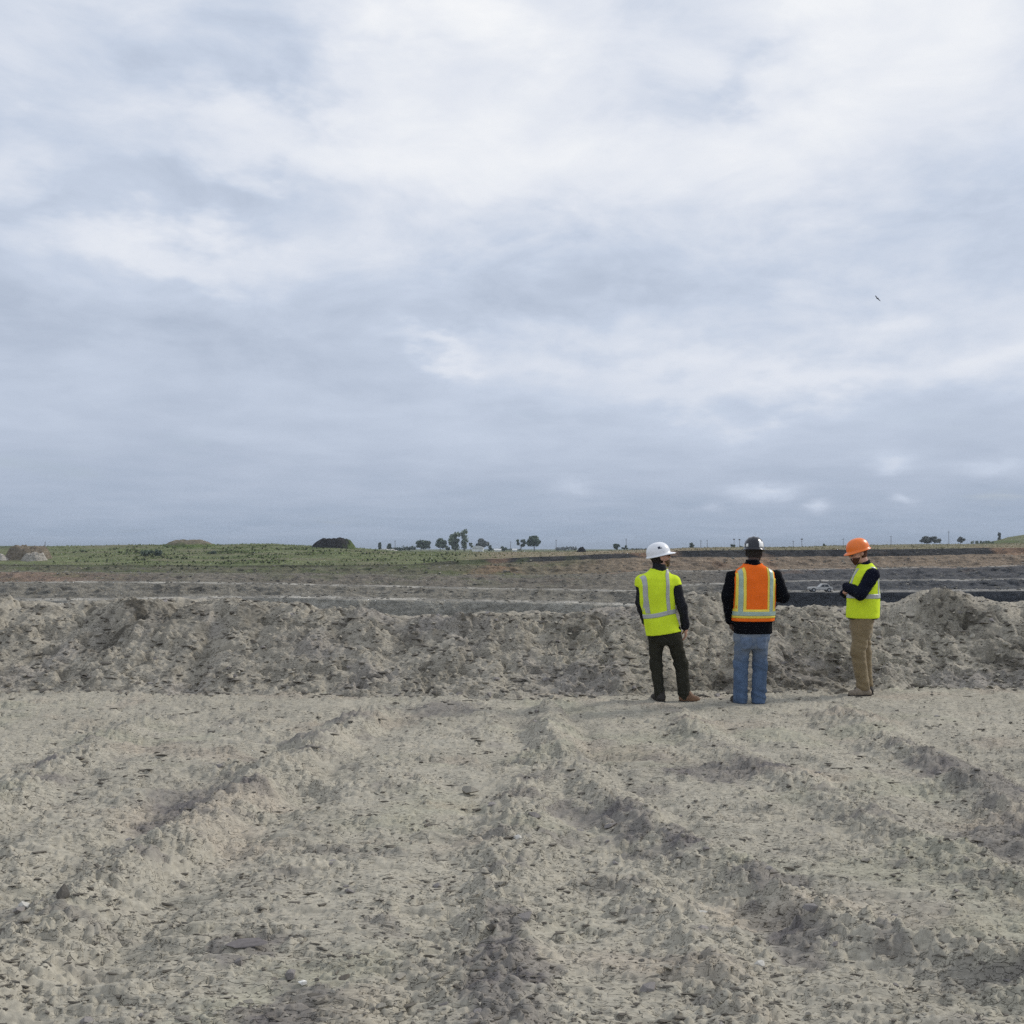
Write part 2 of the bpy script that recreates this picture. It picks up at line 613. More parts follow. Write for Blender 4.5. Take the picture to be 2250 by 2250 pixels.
uc = np.concatenate([-np.geomspace(8, 0.86, 14), np.linspace(-0.78, 0.78, 920), np.geomspace(.86, 8, 14)])
yr = np.concatenate([np.linspace(-25, 1.0, 8), np.linspace(1.4, 2.6, 16), 3870 / np.linspace(1400, 268, 460)])
yr = np.concatenate([yr, [15.2, 16.2, 17.5]])
WY = np.maximum(yr, 2.2)
X = uc[None, :] * WY[:, None]
Y = np.repeat(yr[:, None], len(uc), 1)
Hh, rough, patch = ground_fields(X, Y)
fade = (np.abs(uc) < 1.0)[None, :] * (yr > 1.2)[:, None]
Hh = np.where(fade, Hh, 0.01)
Hh = feet_flat(X, Y, Hh)
# the ground dips under the berm
Hh = Hh - 0.5 * sstep(13.2, 15.0, Y)
base_c = np.array([.372, .343, .277])
v1 = fbm(X / 1.7, Y / 1.1, 4, 101)
v2 = fbm(X / .35, Y / .22, 3, 105)
colg = base_c[None, None, :] * (1 + .10 * v1 + .07 * v2)[..., None]
pink = sstep(.15, .6, fbm(X / 1.3, Y / .9, 3, 111))[..., None]
colg = colg * (1 - pink * (1 - np.array([1.02, .975, .965])))
green = sstep(.2, .6, fbm(X / 1.5, Y / 1.0, 3, 117))[..., None]
colg = colg * (1 - green * (1 - np.array([.95, .975, .94])))
clay = np.zeros(X.shape)
wx = X + .16 * fbm(X / .22, Y / .22, 3, 121)
wy = Y + .22 * fbm(X / .22, Y / .22, 3, 125)
for (cx_, cy_, r_) in CLAY:
    clay = np.maximum(clay, 1 - sstep(.45, 1.0, np.hypot(wx - cx_, (wy - cy_) * .8) / r_))
damp = sstep(.18, .42, fbm(X / .5, Y / .3, 4, 131))
clay_m = np.clip(clay * .70 + .45 * rough * damp + .30 * damp * patch + .10 * damp, 0, 1)[..., None]
colg = colg * (1 - clay_m) + clay_m * np.array([.175, .160, .150])
V = np.stack([X, Y, Hh], -1).reshape(-1, 3)
ground = link('ground', mesh_arrays('ground', V, grid_faces(len(yr), len(uc)), True, colg.reshape(-1, 3)), M_soil)
tag(ground, 'beige rutted clay ground in the foreground', kind='structure')


def interp_h(Xg, Yg, Hg, uc_, yr_, wy_):
    def f(x, y):
        i = int(np.clip(np.searchsorted(yr_, y), 1, len(yr_) - 1))
        i = i if abs(yr_[i] - y) < abs(yr_[i - 1] - y) else i - 1
        j = int(np.clip(np.searchsorted(uc_, x / wy_[i]), 1, len(uc_) - 1))
        return float(Hg[i, j])
    return f


ground_z = interp_h(X, Y, Hh, uc, yr, WY)
G_rough, G_uc, G_yr, G_WY = rough, uc, yr, WY

# ------------------------------------------------------------------ berm
BX = np.array([-40, -8, -6, -4.5, -3, -1.5, 0, 1.2, 2.4, 3.4, 4.3, 5.2, 6.2, 8, 40])
BY = np.array([12.2, 12.2, 12.15, 12.15, 12.05, 11.9, 11.85, 11.95, 12.1, 12.25, 12.5, 12.55, 12.5, 12.5, 12.5])
# crest row in the photo
CPX = np.array([-3000, -300, 0, 120, 300, 430, 560, 680, 800, 950, 1100, 1250, 1380, 1480, 1540, 1620, 1720, 1800, 1880, 1960, 2000, 2030, 2055, 2130, 2155, 2200, 2250, 2500, 5000])
CPY = np.array([1330, 1326, 1322, 1326, 1318, 1316, 1322, 1338, 1348, 1354, 1350, 1345, 1338, 1306, 1303, 1318, 1334, 1338, 1336, 1328, 1325, 1316, 1303, 1304, 1313, 1318, 1326, 1332, 1330])
uc = np.concatenate([-np.geomspace(3, .70, 10), np.linspace(-0.66, 0.66, 940), np.geomspace(.70, 3, 10)])
yr = np.concatenate([np.linspace(11.0, 11.6, 14)[:-1], np.linspace(11.6, 14.1, 260), np.linspace(14.1, 17.5, 26)[1:]])
X = uc[None, :] * yr[:, None]
Y = np.repeat(yr[:, None], len(uc), 1)
yb = np.interp(X, BX, BY) + .30 * fbm(X / 1.6, Y * 0, 4, 201)
RUN = 1.65
crest_y = yb + RUN
cpx = 1125 + F * X / crest_y
zc = EYE - (np.interp(cpx, CPX, CPY) - HOR) / F * crest_y
zc = zc - 0.03
t = (Y - yb) / RUN
tt = np.clip(t, -1, 3)
prof = np.where(tt < 1, 1 - (1 - np.clip(tt, -1, 1)) ** 1.0, 1)
prof = np.where(tt < 0, tt * 0.5, prof)
prof = np.clip(prof, -1, 1)
# rounded shoulder and a back slope into the pit
shoulder = sstep(.75, 1.1, tt)
Z = zc * (prof - .05 * np.sin(np.clip(tt, 0, 1) * np.pi))
back = np.clip(tt - 1.45, 0, 9)
Z = Z - back * RUN * .95
face = sstep(-.05, .12, tt) * (1 - .55 * sstep(1.0, 1.4, tt))
sx, sy = X + .35 * Z, Y * 1.3 - .25 * X
Z = Z + sstep(.5, 1.0, tt) * (1 - sstep(1.3, 1.6, tt)) * .06 * fbm(X / .5, Y / .9, 4, 207)
Z = Z + face * (.095 * fbm(X / .9, Y / .8, 3, 211) + .055 * fbm(sx / .40, sy / .30, 4, 215))
f1, f2, c1 = worley(sx / .30 + .25 * fbm(X / .2, Y / .2, 2, 3), sy / .24, 221)
g1, g2, c2 = worley(sx / .13 + .3 * fbm(X / .1, Y / .1, 2, 5), sy / .11, 225)
k1, k2, c3 = worley(sx / .065, sy / .06, 229)
dens = .45 + .75 * sstep(-.25, .35, fbm(X / 1.1, Y / .9, 3, 231))
Z = Z + face * dens * (np.where(c1 > .45, dome(f1, .25 + .35 * c1), 0) * c1 * .045 + np.where(c2 > .40, dome(g1, .25 + .32 * c2), 0) * c2 * .036
                       + np.where(c3 > .40, dome(k1, .25 + .30 * c3), 0) * c3 * .026)
Z = Z - face * .026 * np.clip(1 - (g2 - g1) / .13, 0, 1) * dens * sstep(.35, .6, c2)
# slump grooves running down the face, leaning to the right
gro = fbm(sx / .38 - tt * 1.4, tt * 1.6, 4, 241)
Z = Z - face * .038 * sstep(.12, .42, gro)
pits = fbm(X / .33, Y / .20, 3, 251)
Z = Z - face * .10 * sstep(.30, .50, pits)
wob = 1 + .4 * fbm(X / .2, Y / .2, 3, 261)
# a few distinct lumps along the crest and hollows named in the photograph: (px, depth along face, radius, height)
for (a, tq, r_, hq) in [(225, .62, .26, -.16), (560, .93, .20, .10), (1030, .88, .16, .12), (990, .45, .2, .10), (2075, .95, .22, .03), (2030, .85, .2, .04),
                        (1480, .10, .3, -.05), (1820, .16, .4, -.10), (1560, .14, .3, -.08), (360, .92, .28, -.06), (420, .9, .18, .08), (2180, .5, .2, .10), (1260, .85, .2, .07), (820, .8, .16, .06)]:
    x0 = (a - 1125) / F * 13.0
    y0 = np.interp(x0, BX, BY) + tq * RUN
    x0 = (a - 1125) / F * y0
    Z = Z + hq * np.exp(-(((X - x0) / r_) ** 2 + ((Y - y0) / (r_ * .8)) ** 2) * wob)
Z = np.where(tt < -.02, np.minimum(Z, -.04 + .5 * tt), Z)
bc = np.array([.358, .326, .264])
v1 = fbm(X / 1.2, Y / 1.0, 4, 301)
v2 = fbm(X / .25, Y / .2, 3, 305)
colb = bc * (1 + .13 * v1 + .11 * v2)[..., None]
pur = sstep(.0, .5, fbm(X / 1.5, Y / 1.1, 3, 311))[..., None] * .55
colb = colb * (1 - pur) + pur * np.array([.27, .248, .232])
brown = np.zeros(X.shape)
wb1, wb2 = .15 * fbm(X / .2, Y / .2, 3, 321), .15 * fbm(X / .2, Y / .2, 3, 325)
for (a, tq, r_) in [(380, .93, .55), (310, .98, .3), (235, .62, .38), (560, .85, .3), (2075, .92, .5), (2110, .72, .4), (2150, .75, .35), (1290, .93, .35), (1250, .8, .3), (1030, .9, .25),
                    (1560, .12, .5), (1480, .14, .3), (1780, .12, .6), (1700, .2, .4), (1850, .25, .3), (2200, .35, .5), (950, .3, .35), (900, .75, .25), (740, .72, .2)]:
    x0 = (a - 1125) / F * 13.0
    y0 = np.interp(x0, BX, BY) + tq * RUN
    x0 = (a - 1125) / F * y0
    d = np.hypot(X - x0 + wb1, Y - y0 + wb2) / r_
    brown = np.maximum(brown, 1 - sstep(.4, 1, d))
damp = sstep(.12, .40, fbm(sx / .30, sy / .22, 4, 331))
bm_ = np.clip(brown * (.45 + .5 * damp) + .42 * damp, 0, 1)[..., None]
colb = colb * (1 - bm_) + bm_ * np.array([.115, .104, .084])
V = np.stack([X, Y, Z], -1).reshape(-1, 3)
berm = link('soil_berm', mesh_arrays('soil_berm', V, grid_faces(len(yr), len(uc)), True, colb.reshape(-1, 3)), M_soil)
tag(berm, 'long crumbly bank of grey-beige soil behind the people', kind='structure')
berm_z = interp_h(X, Y, Z, uc, yr, yr)

# ------------------------------------------------------------------ clods and crumbs (parts of the ground and of the berm)
def chunk(seed, n=13, flat=.7):
    r_ = random.Random(seed)
    bm = bmesh.new()
    for _ in range(n):
        v = Vector((r_.gauss(0, 1), r_.gauss(0, 1), r_.gauss(0, 1))).normalized() * r_.uniform(.75, 1.05)
        v.x *= r_.uniform(.9, 1.25)
        v.z *= flat
        bm.verts.new(v)
    res = bmesh.ops.convex_hull(bm, input=bm.verts)
    loose = [v for v in bm.verts if not v.link_faces]
    bmesh.ops.delete(bm, geom=loose, context='VERTS')
    bmesh.ops.recalc_face_normals(bm, faces=bm.faces)
    return bm_mesh('clod', bm, False)


CH = [chunk(100 + i, 12 + i % 4, .55 + .07 * (i % 5)) for i in range(10)]
CHC = []
for i, m_ in enumerate(CH[:8]):
    c_ = m_.copy()
    c_.materials.append(M_clay if i % 2 else M_damp_shade)
    CHC.append(c_)
for m_ in CH:
    m_.materials.append(M_clod)


CL = [chunk(300 + i, 8 + i % 3, .6 + .08 * (i % 4)) for i in range(10)]


def scatter_crumbs(name, pts, sizes, parent, material, long=(.8, 1.4), turn=3.14, lean=0.0):
    base = []
    for m_ in CL:
        v = np.empty(len(m_.vertices) * 3, np.float32)
        m_.vertices.foreach_get('co', v)
        f = np.array([list(p.vertices) for p in m_.polygons], np.int32)
        base.append((v.reshape(-1, 3), f))
    VV, FF, off = [], [], 0
    for (p, s) in zip(pts, sizes):
        v, f = base[rng.integers(len(base))]
        a = lean + rng.uniform(-turn, turn)
        ca, sa = math.cos(a), math.sin(a)
        w = v * np.array([s * rng.uniform(*long), s, s * rng.uniform(.6, 1)])
        w = np.stack([w[:, 0] * ca - w[:, 1] * sa, w[:, 0] * sa + w[:, 1] * ca, w[:, 2]], 1) + np.array(p)
        VV.append(w)
        FF.append(f + off)
        off += len(w)
    o = link(name, mesh_arrays(name, np.concatenate(VV), np.concatenate(FF), False), material, parent)
    o['kind'] = 'stuff'
    return o


def place_chunk(parent, p, s, clay_=False, flat=1.0):
    me = random.choice(CHC if clay_ else CH)
    o = link('clod', me, None, parent)
    o.location = p
    o.scale = (s * random.uniform(.8, 1.5), s * random.uniform(.7, 1.1), s * random.uniform(.6, .95) * flat)
    o.rotation_euler = (random.uniform(-.4, .4), random.uniform(-.4, .4), random.uniform(0, 6.28))
    return o


# big clods on the ground: along the ridges, plus strays
spots = []
for P, hh, w in RIDGES:
    L = sum(math.dist(a, b) for a, b in zip(P, P[1:]))
    for _ in range(int(L * 5.0)):
        q = random.uniform(0, L)
        for a, b in zip(P, P[1:]):
            l = math.dist(a, b)
            if q <= l:
                break
            q -= l
        x_ = a[0] + (b[0] - a[0]) * q / l + random.gauss(-.03, w * .75)
        y_ = a[1] + (b[1] - a[1]) * q / l + random.gauss(0, w * .75)
        spots.append((x_, y_, .014 + .03 * random.random() ** 2.2))
for _ in range(190):
    y_ = 3870 / random.uniform(320, 1060)
    x_ = random.uniform(-.56, .56) * y_
    spots.append((x_, y_, .012 + .028 * random.random() ** 2))
spots = [s for s in spots if 3.3 < s[1] < 12.2 and abs(s[0]) < .62 * s[1] and min(math.dist(s[:2], p) for p in PEOPLE) > .45]
spots.sort(key=lambda s: -s[2] / s[1])
for (x_, y_, s_) in spots[:280]:
    near_clay = any(math.hypot(x_ - c[0], y_ - c[1]) < c[2] for c in CLAY)
    place_chunk(ground, (x_, y_, ground_z(x_, y_) - s_ * .05), s_, random.random() < (.85 if near_clay else .45))
pts, szs = [], []
for (x_, y_, s_) in spots[280:]:
    pts.append((x_, y_, ground_z(x_, y_) + s_ * .1))
    szs.append(s_)
for _ in range(9000):
    y_ = 3870 / random.uniform(300, 1100)
    x_ = random.uniform(-.62, .62) * y_
    if random.random() > .35 + .6 * (perlin2(np.array([x_ / .7]), np.array([y_ / .5]), 5)[0] + .4):
        continue
    s_ = (.004 + .012 * random.random() ** 2.5) * (1 + .10 * max(0, y_ - 5))
    pts.append((x_, y_, ground_z(x_, y_) + s_ * .2))
    szs.append(s_)
half = len(pts) // 2
idx = list(range(len(pts)))
random.shuffle(idx)
scatter_crumbs('pale_crumbs', [pts[i] for i in idx[:half]], [szs[i] for i in idx[:half]], ground, M_clod)
scatter_crumbs('shade_crumbs', [pts[i] for i in idx[half:]], [szs[i] for i in idx[half:]], ground, M_damp_shade)  # dark half of the crumbs stands in for small shadow specks

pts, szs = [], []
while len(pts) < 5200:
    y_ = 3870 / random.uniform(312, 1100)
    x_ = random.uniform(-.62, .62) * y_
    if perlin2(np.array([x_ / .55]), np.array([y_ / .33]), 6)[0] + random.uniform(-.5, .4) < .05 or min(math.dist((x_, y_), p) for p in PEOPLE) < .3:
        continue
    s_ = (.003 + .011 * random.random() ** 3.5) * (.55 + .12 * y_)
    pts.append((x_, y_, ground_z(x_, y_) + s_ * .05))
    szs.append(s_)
scatter_crumbs('shade_flakes', pts, szs, ground, M_flake, (1.2, 4.0), .6)  # long dark flakes added as painted crevice-shadow dashes

spots = []
for _ in range(9000):
    u_ = random.uniform(-.62, .62)
    tq = random.uniform(-.06, 1.25) ** 1.0
    y0 = 12.9
    for _i in range(3):
        y0 = float(np.interp(u_ * y0, BX, BY)) + tq * RUN
    s_ = .007 + .042 * random.random() ** 4.0
    spots.append((u_ * y0, y0, s_))
spots = [s for s in spots if min(math.dist(s[:2], p) for p in PEOPLE) > .40]
spots.sort(key=lambda s: -s[2])
for i, (x_, y_, s_) in enumerate(spots[:270]):
    place_chunk(berm, (x_, y_, max(berm_z(x_, y_), ground_z(x_, y_)) + s_ * .1), s_ * 1.05, random.random() < .45)
pts = [(x_, y_, max(berm_z(x_, y_), ground_z(x_, y_)) + s_ * .15) for (x_, y_, s_) in spots[270:]]
szs = [s[2] for s in spots[270:]]
scatter_crumbs('pale_crumbs', pts[::2], szs[::2], berm, M_clod)
scatter_crumbs('shade_crumbs', pts[1::2], szs[1::2], berm, M_damp_shade, (1.0, 3.0), .6, -.5)  # leaning dark crumbs imitate shadow in the crevices of the bank

# stones and clods one would notice by themselves
def stone(px, py, size, label, material, seed, sx=1.0, sz=.8, name='stone', tilt=0.0, rz=0.0, cat='stone', taper=0.0):
    x_, y_ = gpt(px, py)
    me = chunk(seed, 22, 1.0)
    me.materials.append(material)
    for v in me.vertices if taper else ():
        q = 1 - taper * (v.co.z + .6)
        v.co.x *= q
        v.co.y *= q
    o = link(name, me)
    o.location = (x_, y_, ground_z(x_, y_) + size * sz * .55)
    o.scale = (size * sx, size, size * sz)
    o.rotation_euler = (0, tilt, rz)
    return tag(o, label, cat)


stone(665, 2170, .016, 'brightest white stone in the soil near the bottom edge', M_stone, 501, 1.1)
stone(826, 2222, .010, 'tiny round white pebble right by the bottom edge', M_stone, 502)
stone(1670, 2122, .020, 'pale flat stone on the soil at lower right', M_stoneg, 503, 1.3, .6)
stone(1138, 1862, .026, 'pale oblong stone leaning beside the middle rut', M_stoneg, 504, 1.3, .7, rz=-.8)
stone(52, 1990, .026, 'pale beige stone left of the upright dark clod', M_stoneg, 505, 1.4, .7, rz=-.6)
stone(1538, 2010, .020, 'thin pale stone lying between two ruts', M_stoneg, 506, 1.6, .5)
stone(84, 1515, .05, 'pale stone at the left foot of the bank', M_stoneg, 507, 1.4, .7)
M_slab = mat('slab_clay', (.165, .15, .146), .95, .1, noise=[(3, .2)], bump=[(4, .8, .004)])
M_dark = mat('dark_clay', (.13, .12, .105), .95, .15, noise=[(2, .2)], bump=[(4, .8, .004)])
stone(138, 2026, .040, 'dark upright pointed clod at the edge of the left rut ridge', M_dark, 510, .85, 1.35, 'standing_clod', .1, cat='clod', taper=.45)
stone(540, 2096, .066, 'low dark grey slab of clay pressed flat into the soil', M_slab, 511, 1.35, .15, 'clay_slab', cat='clod')
stone(1030, 1742, .055, 'rounded brown clod left of the middle rut', M_clod, 512, 1.2, .6, 'clod', cat='clod')
stone(640, 2150, .030, 'grey rounded clod beside the brightest white stone', M_clay, 513, .8, .8, 'clod', cat='clod')

# ------------------------------------------------------------------ pit benches and plain
PXC = np.array([-400, 0, 90, 300, 600, 750, 900, 1000, 1125, 1250, 1400, 1500, 1700, 1950, 2100, 2250, 2650], float)
LIN = [  # (distance, rows in the photo at the columns PXC)
    ('lipA', 180, [1320, 1320, 1320, 1318, 1314, 1316, 1319, 1321, 1324, 1327, 1331, 1318, 1302, 1302, 1300, 1299, 1298]),
    ('lipB', 200, [1282, 1282, 1281, 1281, 1284, 1288, 1291, 1293, 1296, 1298, 1300, 1288, 1279, 1277, 1276, 1275, 1274]),
    ('lipC', 222, [1258, 1258, 1258, 1260, 1262, 1263, 1264, 1265, 1266, 1264, 1257, 1256, 1254, 1250, 1248, 1244, 1240]),
    ('seam0', 240, [1244, 1244, 1244, 1246, 1247, 1246, 1243, 1240, 1236, 1232, 1226, 1225, 1224, 1223, 1220, 1217, 1214]),
    ('seam1', 242, [1240, 1240, 1240, 1242, 1243, 1242, 1239, 1232, 1226, 1221, 1214, 1210, 1209, 1207, 1205, 1203, 1200]),
    ('top', 270, [1226, 1226, 1224, 1220, 1216, 1217, 1222, 1222, 1219, 1217, 1211, 1208, 1206, 1203, 1201, 1199, 1197]),
    ('brow', 310, [1206, 1206, 1201, 1197.5, 1196, 1203, 1212, 1214, 1213.5, 1212, 1209, 1204, 1201.5, 1197.5, 1195.5, 1194, 1192]),
    ('back', 450, [1200, 1200, 1200, 1200, 1200, 1204, 1212, 1213, 1213, 1212, 1210, 1206, 1203, 1199, 1197, 1195, 1193]),
]
uc = np.concatenate([-np.geomspace(1.25, .66, 10), np.linspace(-0.62, 0.62, 660), np.geomspace(.66, 1.25, 10)])
pxc = 1125 + F * uc


def line(row, d):
    py = np.interp(pxc, PXC, row) + 1.6 * fbm(uc * 14 + d, uc * 0 + d * .37, 5, 402)
    return np.full(len(uc), float(d)), EYE - (py - HOR) / F * d


def ribbon(y0, z0, dpx):
    py = HOR + (EYE - z0) * F / y0 - dpx
    y1 = (EYE - z0) * F / np.maximum(py - HOR, 2)
    return np.clip(y1, y0 + .3, y0 + 12), z0 + .02


Ldict = {n: line(r_, d) for n, d, r_ in LIN}
# gentle plan-view wander of each edge
for i, n in enumerate(('lipA', 'lipB', 'lipC', 'seam0', 'seam1')):
    y_, z_ = Ldict[n]
    ph = fbm(uc * 9 + i * 3.3 if n != 'seam1' else uc * 9 + 3 * 3.3, uc * 0 + (i if n != 'seam1' else 3) * 7.7, 4, 400)
    y2 = y_ + 5.0 * ph
    z2 = EYE - (EYE - z_) * y2 / y_
    Ldict[n] = (y2, z2)
right = sstep(1480, 1680, pxc)
left = 1 - sstep(300, 700, pxc)
green_l = 1 - sstep(820, 1050, pxc)


def mixcol(a, b, f):
    return np.array(a)[None, :] * (1 - f[:, None]) + np.array(b)[None, :] * f[:, None]


cen = sstep(820, 1050, pxc) * (1 - right)
pale = mixcol((.42, .395, .34), (.32, .305, .275), right)
pale = pale * (.55 + .5 * sstep(-.25, .3, fbm(uc * 22, uc * 0, 4, 404)))[:, None]
rows_y, rows_z, rows_c, rows_a = [], [], [], []


def strip(A, Bq, n, colr, amp, first=False, power=1.0):
    for i in range(0 if first else 1, n + 1):
        t_ = (i / n)
        rows_y.append(A[0] * (1 - t_) + Bq[0] * t_)
        rows_z.append(A[1] * (1 - t_) + Bq[1] * t_ ** power if power == 1 else A[1] + (Bq[1] - A[1]) * t_ ** power)
        rows_c.append(colr if not isinstance(colr, tuple) else colr[0] * (1 - t_) + colr[1] * t_)
        rows_a.append(np.full(len(uc), amp) * (math.sin(math.pi * min(max(t_, .03), .97)) ** .5))


A = Ldict['lipA']
foot = (A[0] - 1.6, A[1] - 9.0)
pitfl = (A[0] * 0 + 22.0, A[1] * 0 - 9.0)
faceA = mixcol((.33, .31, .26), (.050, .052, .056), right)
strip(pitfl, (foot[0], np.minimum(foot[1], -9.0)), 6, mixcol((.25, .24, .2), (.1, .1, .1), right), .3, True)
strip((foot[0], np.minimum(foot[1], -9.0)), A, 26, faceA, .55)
A2 = ribbon(*A, 5)
strip(A, A2, 3, pale, .04)
Bl = Ldict['lipB']
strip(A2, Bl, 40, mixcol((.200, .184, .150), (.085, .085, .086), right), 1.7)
B2 = ribbon(*Bl, 3.2)
strip(Bl, B2, 3, pale, .04)
C = Ldict['lipC']
brn = (1 - sstep(60, 420, pxc))
colBC = mixcol((.175, .156, .125), (.090, .088, .088), right)
colBC = colBC * (1 - brn[:, None]) + np.array((.205, .150, .112)) * brn[:, None]
strip(B2, C, 40, colBC, 1.35)
C2 = ribbon(*C, 2.0)
colC = mixcol((.18, .165, .125), (.33, .31, .27), np.clip(sstep(1330, 1480, pxc), 0, 1))
strip(C, C2, 2, colC, .08)
D = Ldict['seam0']
colD = mixcol((.135, .13, .085), (.235, .182, .13), sstep(900, 1500, pxc))
strip(C2, D, 34, colD, 1.3)
E = Ldict['seam1']
colE = mixcol((.085, .085, .05), (.048, .046, .044), sstep(900, 1100, pxc))
strip(D, E, 14, colE, .5)
T = Ldict['top']
colT = mixcol((.165, .185, .088), (.27, .225, .15), sstep(950, 1120, pxc))
rt = sstep(1480, 1650, pxc)
colT = colT * (1 - rt[:, None]) + np.array((.215, .195, .12)) * rt[:, None]
strip(E, T, 22, colT, .35)
Br = Ldict['brow']
strip(T, Br, 18, colT * .98, .3)
Bk = Ldict['back']
colK = mixcol((.10, .12, .06), (.20, .19, .12), sstep(900, 1200, pxc))
strip(Br, Bk, 8, colK, .15)
far = (Bk[0] * 0 + 950.0, Bk[1] * 0 + .1)
strip(Bk, far, 6, np.tile(np.array((.15, .16, .085)), (len(uc), 1)), .1)
far2 = (Bk[0] * 0 + 6000.0, Bk[1] * 0 + .1)
strip(far, far2, 8, np.tile(np.array((.13, .145, .08)), (len(uc), 1)), 0, power=1.0)
Y = np.array(rows_y)
Zt = np.array(rows_z)
Ct = np.array(rows_c)
Am = np.array(rows_a)
X = uc[None, :] * Y
nz = fbm(X / 7.0, Y / 5.0, 3, 411) * .55 + fbm(X / 2.2, Zt / 1.2 + Y / 2.0, 3, 415) * .45
f1, f2, cw = worley(X / 2.4, Y / 2.2 + Zt / 1.5, 421)
nz = nz + np.clip(.55 - f1, 0, 1) * (cw - .2) * 1.3
Zt = Zt + Am * nz * .62
Y = Y + Am * fbm(X / 3.0, Zt / 2.0, 3, 431) * .9
X = uc[None, :] * Y
v1 = fbm(X / 14, Zt / 1.5 + Y / 9, 4, 441)
v2 = fbm(X / 3, Zt / .8 + Y / 3, 4, 445)
Ct = Ct * (1 + .22 * v1 + .34 * v2)[..., None]
brt = (sstep(-.1, .35, fbm(X / 26, Y / 7, 4, 471)) * (1 - sstep(900, 1150, pxc))[None, :] * sstep(240, 246, Y) * (1 - sstep(330, 420, Y)))[..., None] * .55
Ct = Ct * (1 - brt) + brt * np.array((.19, .165, .115))
# orange-brown subsoil showing in places, green weeds creeping down on the left and in the middle
org = (sstep(.15, .5, fbm(X / 18, Y / 8, 3, 451)) * sstep(214, 226, Y) * (1 - sstep(238, 300, Y)) * sstep(950, 1150, pxc)[None, :])[..., None] * .7
Ct = Ct * (1 - org) + org * np.array((.30, .19, .12))
wee = (sstep(.05, .4, fbm(X / 9, Y / 5, 4, 461)) * sstep(198, 236, Y) * (1 - sstep(1050, 1420, pxc))[None, :] * (1 - sstep(300, 420, Y)))[..., None] * .6
Ct = Ct * (1 - wee) + wee * np.array((.115, .135, .06))
V = np.stack([X, Y, Zt], -1).reshape(-1, 3)
pit = link('pit_terrain', mesh_arrays('pit_terrain', V, grid_faces(*X.shape), True, np.clip(Ct, .02, 1).reshape(-1, 3)), M_pit)
tag(pit, 'stepped benches of the open pit and the plain beyond', kind='structure')
P_X, P_Y, P_Z = X, Y, Zt


def plain_z(x, y):
    j = int(np.clip(np.searchsorted(uc, x / y), 1, len(uc) - 2))
    i = int(np.clip(np.searchsorted(P_Y[:, j], y), 1, len(P_Y) - 1))
    y0, y1 = P_Y[i - 1, j], P_Y[i, j]
    t_ = 0 if y1 == y0 else (y - y0) / (y1 - y0)
    return float(P_Z[i - 1, j] * (1 - t_) + P_Z[i, j] * t_)


# rubble on the benches (too small and many to pick apart)
pts, szs = [], []
for _ in range(3600):
    j = random.randrange(40, len(uc) - 40)
    y_ = random.uniform(180, 243)
    x_ = uc[j] * y_
    s_ = .10 + .42 * random.random() ** 3
    pts.append((x_, y_, plain_z(x_, y_) + s_ * .15))
    szs.append(s_)
M_rub = mat('rubble', (.2, .185, .155), .95, .1, noise=[(.02, .35), (.4, .45)], bump=[(3, .8, .1)])
scatter_crumbs('rubble', pts, szs, pit, M_rub)

# ------------------------------------------------------------------ vegetation on the plain
M_grass = mat('grass', (.215, .26, .11), .9, .1, noise=[(.03, .30), (.25, .35)])
M_grass2 = mat('dry_grass', (.22, .205, .105), .9, .1, noise=[(.03, .3), (.25, .3)])


def tufts(name, n, fx, fy, size, material, label):
    VV, FF = [], []
    off = 0
    for _ in range(n):
        px = fx()
        y_ = fy()
        x_ = (px - 1125) / F * y_
        if perlin2(np.array([x_ / 14.]), np.array([y_ / 6.]), 8)[0] + random.uniform(-.35, .35) < .02:
            continue
        z_ = plain_z(x_, y_)
        s_ = size * random.uniform(.5, 1.5)
        for b in range(4):
            a = random.uniform(0, 6.28)
            w = s_ * random.uniform(.35, .7)
            lean = Vector((random.gauss(0, .4), random.gauss(0, .4), 1)) * s_ * random.uniform(.5, 1.1)
            ca, sa = math.cos(a) * w, math.sin(a) * w
            VV += [(x_ - ca, y_ - sa, z_ - .05), (x_ + ca, y_ + sa, z_ - .05), (x_ + lean.x + ca * .3, y_ + lean.y + sa * .3, z_ + lean.z)]
            FF.append((off, off + 1, off + 2))
            off += 3
    o = link(name, mesh_arrays(name, np.array(VV), np.array(FF), False), material)
    return tag(o, label, 'grass', kind='stuff')


tufts('grass', 9000, lambda: random.triangular(60, 1120, 560), lambda: random.uniform(243, 318), .26, M_grass, 'green weedy grass covering the left rise beyond the pit')
tufts('weeds', 1500, lambda: random.triangular(40, 1150, 500), lambda: random.uniform(236, 300), .42, mat('weed', (.075, .085, .045), .9, .1, noise=[(.05, .4)]), 'dark clumps of weeds in the grass beyond the pit')
tufts('dry_grass', 6000, lambda: random.uniform(1020, 2400), lambda: random.uniform(243, 330), .20, M_grass2, 'dry yellowish grass along the right rim of the pit')

M_leaf = mat('leaves', (.125, .16, .115), .85, .15, noise=[(.25, .4)])
M_leaf2 = mat('leaves_pale', (.20, .24, .165), .85, .15, noise=[(.25, .35)])
M_leaf3 = mat('leaves_grey', (.17, .185, .175), .9, .1, noise=[(.25, .35)])
M_bark = mat('bark', (.09, .075, .06), .9, .1, noise=[(3, .2)])


